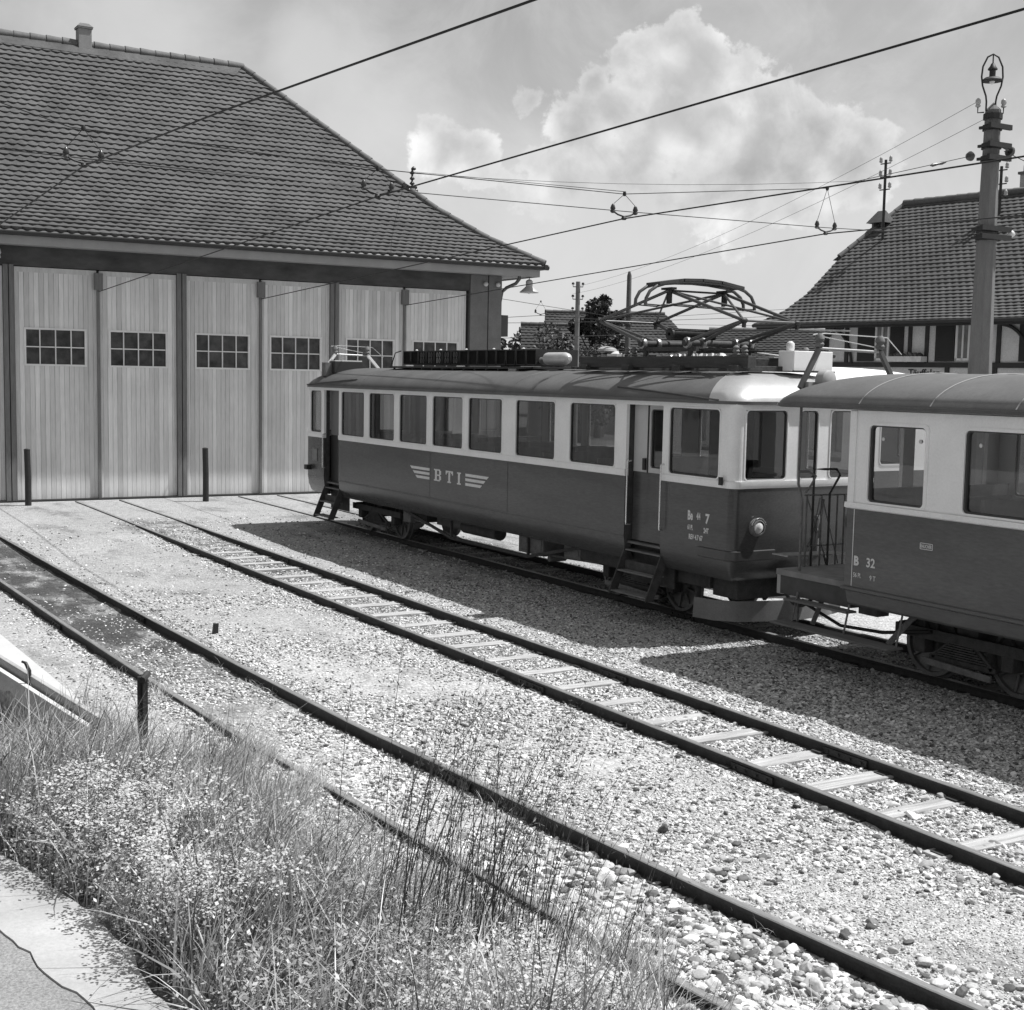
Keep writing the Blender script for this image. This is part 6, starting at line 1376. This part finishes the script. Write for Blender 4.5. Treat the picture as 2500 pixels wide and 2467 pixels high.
    q.cyl((11.5, ya - .02, 1.78), (11.15, ya - .3, 1.35), .010, n=6); q.build('lattice_gate', M_DUST, t, smooth=60)
    q = MB(); q.add([(11.05, YP + .06, 1.10), (12.1, YP + .06, 1.08), (12.1, YP + .34, 1.08), (11.05, YP + .34, 1.10), (11.05, YP + .06, 1.085), (12.1, YP + .06, 1.065), (12.1, YP + .34, 1.065), (11.05, YP + .34, 1.085)], [(0, 1, 2, 3), (4, 5, 6, 7), (0, 1, 5, 4), (1, 2, 6, 5), (2, 3, 7, 6), (3, 0, 4, 7)]); q.build('bridge_plate', M_STEEL, pl)
    # footboards
    q = MB(); q.box(x0 - .20, x0 + .04, 9.95, 11.80, .375, .40); q.box(x0 - .02, x0 + .14, 10.75, 11.78, .635, .66); fb = q.build('footboard', mat('worn_board', .13, .8, var=.3, scale=6, stretch=(3, .5, 3)), t, bevel=.004)
    for y in (10.0, 10.78, 11.62): q = MB(); q.cyl((x0 - .02, y, .39), (x0 + .06, y, .75), .012, n=6); q.build('board_hanger', M_DUST, fb)
    q = MB(); q.bar((x0 + .02, 10.15, .40), (x0 + .25, 9.95, .78), .03, .06); q.build('board_bracket', M_DUST, fb); q = MB(); q.bar((x0 + .1, 11.4, .40), (x0 + .2, 11.35, .7), .03, .05); q.build('board_bracket', M_DUST, fb)
    q = MB(); q.box(XC - .45, XC + .45, Y1 + .3, YP - .1, .72, .89)
    for s in (-1, 1): q.bar((XC + s * 1.0, Y1 + .2, .80), (XC + s * 1.0, YE - .05, .80), .07, .13); q.bar((XC + s * .95, 8.0, .70), (XC + s * .95, 6.2, .38), .03, .05); q.bar((XC + s * .95, 6.2, .38), (XC + s * .95, 3.2, .38), .03, .05)
    q.build('underframe', M_UNDER, t)
    for (y0, y1, z0, xa, xb) in ((5.0, 6.0, .42, -.9, -.3), (3.2, 4.2, .42, -.2, .9), (11.0, 11.3, .5, -.5, -.3)): q = MB(); q.box(XC + xa, XC + xb, y0, y1, z0, .78); q.build('equipment_box', M_DUST, t, bevel=.01)
    bogie(t, XC, 9.52, 1.16, .74, .37); bogie(t, XC, .2, 1.16, .74, .37)
    q = MB(); q.tube([(x0 + .3, 11.9, .62), (x0 + .35, 11.2, .40), (x0 + .4, 10.6, .42), (x0 + .4, 9.9, .55)], .02, 8); q.build('brake_hose', M_BLACK, t, smooth=60)
    horn_frame(t, 11.02, 12.58, 11.98, 3.12, 3.20, 3.60)
    q = MB(); q.lathe((11.30, 11.92, 3.22), [(.11, 0), (.125, .01), (.125, .12), (.10, .14), (.02, .15)], 22, (.1, -1, 0)); q.box(11.08, 11.28, 11.90, 12.0, 3.12, 3.20); q.build('roof_drum', mat('drum_grey', .34, .5, var=.15), t, smooth=40)
trailer()

def far_car():
    xc = 16.25; hw = 1.2; y0, y1 = 14.85, 20.2
    t = thing('goods_railcar', (xc, 17.5, 0), 'short rail vehicle with a brilliant white roof on the track behind the coaches', 'railcar')
    O = car_outline(xc - hw, xc + hw, y0, y1, .2)
    q = MB(); sweep(q, dense(O, .5), [(0, 1.85), (0, .8), (.05, .8), (.05, 1.85)], closed=True); q.build('lower_body', M_RED2, t, smooth=35)
    q = MB(); M1 = lambda s, z, d: (xc - hw + d, s, z); M2 = lambda s, z, d: (xc + hw - d, s, z); M3 = lambda s, z, d: (s, y0 + d, z); M4 = lambda s, z, d: (s, y1 - d, z)
    wn = [(y0 + .5 + k * 1.5, y0 + 1.6 + k * 1.5) for k in range(3)]; H = [(a, b, 1.95, 2.8) for a, b in wn]; fr = [(xc - .9, xc - .2), (xc + .2, xc + .9)]
    for M_ in (M1, M2): panel(q, M_, y0 + .2, y1 - .2, 1.851, 2.98, H)
    for M_ in (M3, M4): panel(q, M_, xc - hw + .2, xc + hw - .2, 1.851, 2.98, [(a, b, 1.95, 2.8) for a, b in fr])
    for i in range(4): sweep(q, O[i * 7:(i + 1) * 7], [(0, 2.98), (0, 1.851), (.05, 1.851), (.05, 2.98)])
    q.build('upper_body', M_CREAM, t, smooth=30)
    for h in H: car_window(t, M1, h); car_window(t, M2, h)
    for a, b in fr: car_window(t, M3, (a, b, 1.95, 2.8)); car_window(t, M4, (a, b, 1.95, 2.8))
    q = MB(); roof_surface(q, dense(car_outline(xc - hw - .06, xc + hw + .06, y0 - .05, y1 + .05, .4, 8), .2), lambda x, y: (xc, min(max(y, y0 + 2.2), y1 - 1.2)), 2.98, .48, 2.2, .65); q.build('roof', mat('white_roof', .85, .5, var=.04), t, smooth=60)
    q = MB(); q.box(xc - .5, xc + .5, y0 + .3, y1 - .3, .7, .8); q.build('underframe', M_UNDER, t); bogie(t, xc, y0 + 1.2, 1.2); bogie(t, xc, y1 - 1.2, 1.2)
    q = MB(); q.box(xc - .5, xc - .2, 17.8, 18.1, 3.42, 3.62); q.lathe((xc + .1, 17.9, 3.42), [(.1, 0), (.1, .1), (.14, .12), (.02, .2)], 14); q.build('roof_vent', M_STEEL, t)
far_car()

# ------------------------------------------------------------------ vegetation of the bank
def grass_mat(name, v, tr=.35, isl=.55):
    mt = bpy.data.materials.new(name); mt.use_nodes = True; N = mt.node_tree.nodes; L = mt.node_tree.links; N.remove(N['Principled BSDF']); o = N['Material Output']
    geo = N.new('ShaderNodeNewGeometry'); mr = N.new('ShaderNodeMapRange'); L.new(geo.outputs['Random Per Island'], mr.inputs[0]); mr.inputs[3].default_value = v * (1 - isl); mr.inputs[4].default_value = v * (1 + isl)
    cb = N.new('ShaderNodeCombineColor')
    for i in range(3): L.new(mr.outputs[0], cb.inputs[i])
    d = N.new('ShaderNodeBsdfDiffuse'); t = N.new('ShaderNodeBsdfTranslucent'); g = N.new('ShaderNodeBsdfGlossy'); g.inputs['Roughness'].default_value = .4; g.inputs[0].default_value = (.5, .5, .5, 1)
    L.new(cb.outputs[0], d.inputs[0]); L.new(cb.outputs[0], t.inputs[0]); m1 = N.new('ShaderNodeMixShader'); m1.inputs[0].default_value = tr; L.new(d.outputs[0], m1.inputs[1]); L.new(t.outputs[0], m1.inputs[2])
    m2 = N.new('ShaderNodeMixShader'); m2.inputs[0].default_value = .07; L.new(m1.outputs[0], m2.inputs[1]); L.new(g.outputs[0], m2.inputs[2]); L.new(m2.outputs[0], o.inputs[0]); return mt
def np_mesh(name, V, F, mt, label):
    me = bpy.data.meshes.new(name); nv = len(V); nf = len(F); k = F.shape[1]
    me.vertices.add(nv); me.vertices.foreach_set('co', V.astype(np.float32).ravel()); me.loops.add(nf * k); me.loops.foreach_set('vertex_index', F.astype(np.int32).ravel())
    me.polygons.add(nf); me.polygons.foreach_set('loop_start', (np.arange(nf) * k).astype(np.int32)); me.polygons.foreach_set('loop_total', np.full(nf, k, np.int32)); me.update(calc_edges=True); me.validate()
    me.materials.append(mt); o = bpy.data.objects.new(name, me); COL.objects.link(o); return tag(o, label, None, None, 'stuff')
def blades(name, x, y, h, w, lean, mt, label, seg=4, bend=1.0, az=None, z=None):
    n = len(x); z = gh(x, y) if z is None else z; a = rng.uniform(0, 2 * PI, n) if az is None else az; f = rng.uniform(0, 2 * PI, n)
    V = np.zeros((n, (seg + 1) * 2, 3))
    for i in range(seg + 1):
        t = i / seg; off = lean * h * t ** (1 + bend); zz = z + h * (t - .30 * np.minimum(1, lean) * t ** 2.5) - .02; ww = w * (1 - t) ** .7 * .5 + .0004
        cx_ = x + np.cos(a) * off; cy_ = y + np.sin(a) * off
        V[:, 2 * i, 0] = cx_ - np.cos(f) * ww; V[:, 2 * i, 1] = cy_ - np.sin(f) * ww; V[:, 2 * i, 2] = zz
        V[:, 2 * i + 1, 0] = cx_ + np.cos(f) * ww; V[:, 2 * i + 1, 1] = cy_ + np.sin(f) * ww; V[:, 2 * i + 1, 2] = zz
    b = (np.arange(n) * (seg + 1) * 2)[:, None, None]; q = np.array([[2 * i, 2 * i + 1, 2 * i + 3, 2 * i + 2] for i in range(seg)])[None]
    return np_mesh(name, V.reshape(-1, 3), (b + q).reshape(-1, 4), mt, label)
def nfield(x, y, s, o=0): return np.array([mnoise.noise((a * s, b * s, o)) for a, b in zip(x, y)])
def edge_x(y): return np.interp(y, [-4, 3.2, 4.0, 4.44, 4.84, 5.26, 5.6, 6.6, 8, 14], [1.25, 1.17, 1.14, 1.14, 1.10, 1.0, .92, .72, -.5, -2])
def bank_pts(n, y0=2.6, y1=13.2, margin=.0, reach=.75):
    x = rng.uniform(-.6, 5.2, n); y = rng.uniform(y0, y1, n); toe = ctr(np.maximum(y, 3)) - .62
    # grass thins out towards the rail, tongue further out close to the camera
    lim = ctr(np.maximum(y, 3)) - np.interp(y, [4, 6, 8, 10, 12.6], [1.30, 1.20, 1.08, 1.05, 1.15]); p = np.clip((lim - x) / .45, 0, 1)
    p = np.where(x < edge_x(y) + .03 + margin, 0, p); p *= np.clip((13.0 - y) / 1.4, 0, 1)
    vis = np.abs(.8615 * x - .5074 * y) < (.5067 * x + .8568 * y) * .44 + .8
    k = (rng.uniform(0, 1, n) < p) & vis; return x[k], y[k]
def plants():
    G1 = grass_mat('grass_blade', .27, .35, .85); G2 = grass_mat('dry_grass', .60); G3 = grass_mat('dark_stalk', .07, .1, .5); G4 = grass_mat('weed_leaf', .36, .3, .4)
    x, y = bank_pts(105000); k = rng.uniform(0, 1, len(x)) < np.clip(.55 + 1.1 * nfield(x, y, 1.3, 2), .08, 1); x, y = x[k], y[k]; n = len(x); tall = np.clip(1 + 1.2 * nfield(x, y, .8, 6), .4, 1.8)
    blades('grass', x, y, rng.uniform(.12, .50, n) * tall * np.interp(y, [5, 8], [1, 1.25]), rng.uniform(.004, .009, n), rng.uniform(.1, .9, n), G1, 'thick knee-high grass covering the bank', az=rng.normal(.6, 1.3, n))
    x, y = bank_pts(34000); n = len(x); blades('dry_grass', x, y, rng.uniform(.12, .42, n), rng.uniform(.003, .007, n), rng.uniform(.2, 1.2, n), G2, 'bleached dry grass blades mixed through the bank', az=rng.normal(.4, 1.2, n))
    # broad-leaved weeds: clumps of small leaves near the path
    x, y = bank_pts(6400, 2.6, 10.5); w = nfield(x, y, .9, 11) + np.interp(y, [4, 9], [.15, -.05]); k = (w > -.02) ; x, y = x[k], y[k]; m_ = 90; n = len(x) * m_
    hgt = rng.uniform(.10, .34, len(x)); rad = rng.uniform(.05, .16, len(x))
    cx_ = np.repeat(x, m_) + rng.normal(0, 1, n) * np.repeat(rad, m_) * .6; cy_ = np.repeat(y, m_) + rng.normal(0, 1, n) * np.repeat(rad, m_) * .6; cz = gh(cx_, cy_) + rng.uniform(.05, 1, n) * np.repeat(hgt, m_)
    a = rng.uniform(0, 2 * PI, n); s = rng.uniform(.004, .014, n); ti = rng.normal(0, .5, n); d = np.stack([np.cos(a), np.sin(a), ti], 1); d /= np.linalg.norm(d, axis=1)[:, None]
    b = np.stack([-np.sin(a), np.cos(a), rng.normal(0, .4, n)], 1); c = np.stack([cx_, cy_, cz], 1); V = np.stack([c - d * s[:, None], c + b * s[:, None] * .5, c + d * s[:, None], c - b * s[:, None] * .5], 1).reshape(-1, 3)
    np_mesh('weeds', V, np.arange(4 * n).reshape(-1, 4), G4, 'leafy pale weeds growing between the grass and the concrete strip')
    x, y = bank_pts(34000); k = nfield(x, y, 1.7, 31) > .02; x, y = x[k], y[k]; n = len(x)
    blades('broad_grass', x, y, rng.uniform(.12, .40, n), rng.uniform(.010, .019, n), rng.uniform(.3, 1.3, n), grass_mat('broad_blade', .24, .35, .8), 'clumps of broad bent grass blades on the bank', seg=5, az=rng.normal(.3, 1.6, n))
    x, y = bank_pts(9000, 2.8, 8.5); k = (nfield(x, y, 1.2, 41) + .35 * nfield(x, y, 4.5, 43) > np.interp(y, [4.5, 7], [.12, .36])) & (x < 3.4); x, y = x[k], y[k]; m2_ = 34; n = len(x) * m2_; hz_ = rng.uniform(.2, .42, len(x))
    bx_ = np.repeat(x, m2_) + rng.normal(0, .03, n); by_ = np.repeat(y, m2_) + rng.normal(0, .03, n); bz_ = gh(bx_, by_) + np.repeat(hz_, m2_) + rng.normal(0, .02, n); a_ = rng.uniform(0, 2 * PI, n); s_ = rng.uniform(.003, .008, n)[:, None]
    d_ = np.stack([np.cos(a_), np.sin(a_), rng.normal(0, .3, n)], 1); e_ = np.stack([-np.sin(a_), np.cos(a_), rng.normal(0, .3, n)], 1); c_ = np.stack([bx_, by_, bz_], 1)
    np_mesh('blossom', np.stack([c_ - d_ * s_, c_ + e_ * s_, c_ + d_ * s_, c_ - e_ * s_], 1).reshape(-1, 3), np.arange(4 * n).reshape(-1, 4), grass_mat('pale_blossom', .56, .3, .2), 'pale umbels of tiny blossoms over the weeds near the concrete strip')
    blades('blossom_stems', x, y, hz_, np.full(len(x), .004), np.full(len(x), .03), G1, 'thin stems carrying the pale blossoms')
    # tall dark seeding grass in the middle foreground
    n = 90; cx0 = rng.normal(2.36, .27, n); cy0 = rng.normal(4.12, .18, n)
    az = rng.normal(-.35, .55, n); hh = rng.uniform(.55, 1.2, n)
    blades('tall_grass', cx0, cy0, hh, rng.uniform(.004, .007, n), rng.uniform(.04, .40, n), G3, 'clump of tall thin dark grass stalks rising in front of the near track', seg=8, bend=.7, az=az)
    # seed heads: small spikelets up the last third of each stalk
    V = []; z0 = gh(cx0, cy0)
    PX = []; 
    r2 = np.random.default_rng(5); n2 = 170; sx = r2.normal(2.40, .28, n2); sy = r2.normal(4.15, .2, n2); sh = r2.uniform(.6, 1.38, n2); sa = r2.normal(-.3, .6, n2); sl = r2.uniform(.05, .4, n2)
    blades('tall_grass', sx, sy, sh, np.full(n2, .0032), sl, G3, 'clump of tall thin dark grass stalks rising in front of the near track', seg=8, bend=.9, az=sa)
    zz = gh(sx, sy); C = []; 
    for i in range(n2):
        for k in range(16):
            t = r2.uniform(.72, 1.0); off = sl[i] * sh[i] * t ** 1.9; z = zz[i] + sh[i] * (t - .30 * min(1, sl[i]) * t ** 2.5) - .02
            C.append((sx[i] + math.cos(sa[i]) * off + r2.normal(0, .012), sy[i] + math.sin(sa[i]) * off + r2.normal(0, .012), z + r2.normal(0, .01)))
    C = np.array(C); m2 = len(C); d = r2.normal(size=(m2, 3)) * [.4, .4, 1]; d /= np.linalg.norm(d, axis=1)[:, None]; b = np.cross(d, r2.normal(size=(m2, 3))); b /= np.linalg.norm(b, axis=1)[:, None]; s = r2.uniform(.006, .013, m2)[:, None]
    V = np.stack([C - d * s, C + b * s * .22, C + d * s, C - b * s * .22], 1).reshape(-1, 3); np_mesh('seed_heads', V, np.arange(4 * m2).reshape(-1, 4), grass_mat('seed_head', .10, .2), 'feathery seed heads on the tall grass stalks')
    n = 5200; y = rng.uniform(4, 11.5, n); x = ctr(y) - .62 - np.abs(rng.normal(0, .32, n)) + .12; k = nfield(x, y, 1.1, 51) > .0; x, y = x[k], y[k]; n = len(x)
    blades('rail_side_grass', x, y, rng.uniform(.12, .40, n), rng.uniform(.003, .007, n), rng.uniform(.2, 1.1, n), G2, 'sparse pale grass leaning over the nearest rail', az=rng.normal(.2, 1.0, n))
    # tufts along the nearest rails
    n = 2600; y = rng.uniform(4, 15, n); cl = nfield(y, y * 0, 1.1, 4) > .12; y = y[cl]; n = len(y); side = rng.choice([-.62, -.45, .45, .62], n, p=[.5, .2, .1, .2]); x = ctr(y) + side + rng.normal(0, .035, n)
    blades('rail_tufts', x, y, rng.uniform(.05, .17, n), rng.uniform(.004, .009, n), rng.uniform(.2, 1.3, n), G2, 'small dry tufts of grass along the near rails')
plants()
# pale stone at the edge of the path
bm = bmesh.new(); bmesh.ops.create_icosphere(bm, subdivisions=3, radius=1)
for v in bm.verts: v.co = Vector((v.co.x * .055, v.co.y * .13, v.co.z * .04)) * (1 + .35 * mnoise.noise(v.co * 1.3))
me = bpy.data.meshes.new('stone'); bm.to_mesh(me); bm.free(); me.shade_smooth(); me.materials.append(mat('white_stone', .8, .8, var=.1))
o = bpy.data.objects.new('stone', me); o.location = (1.27, 4.98, 1.19); o.rotation_euler = (0, 0, .5); COL.objects.link(o); tag(o, 'white oblong stone on the edge of the concrete strip beside the grass', 'stone')
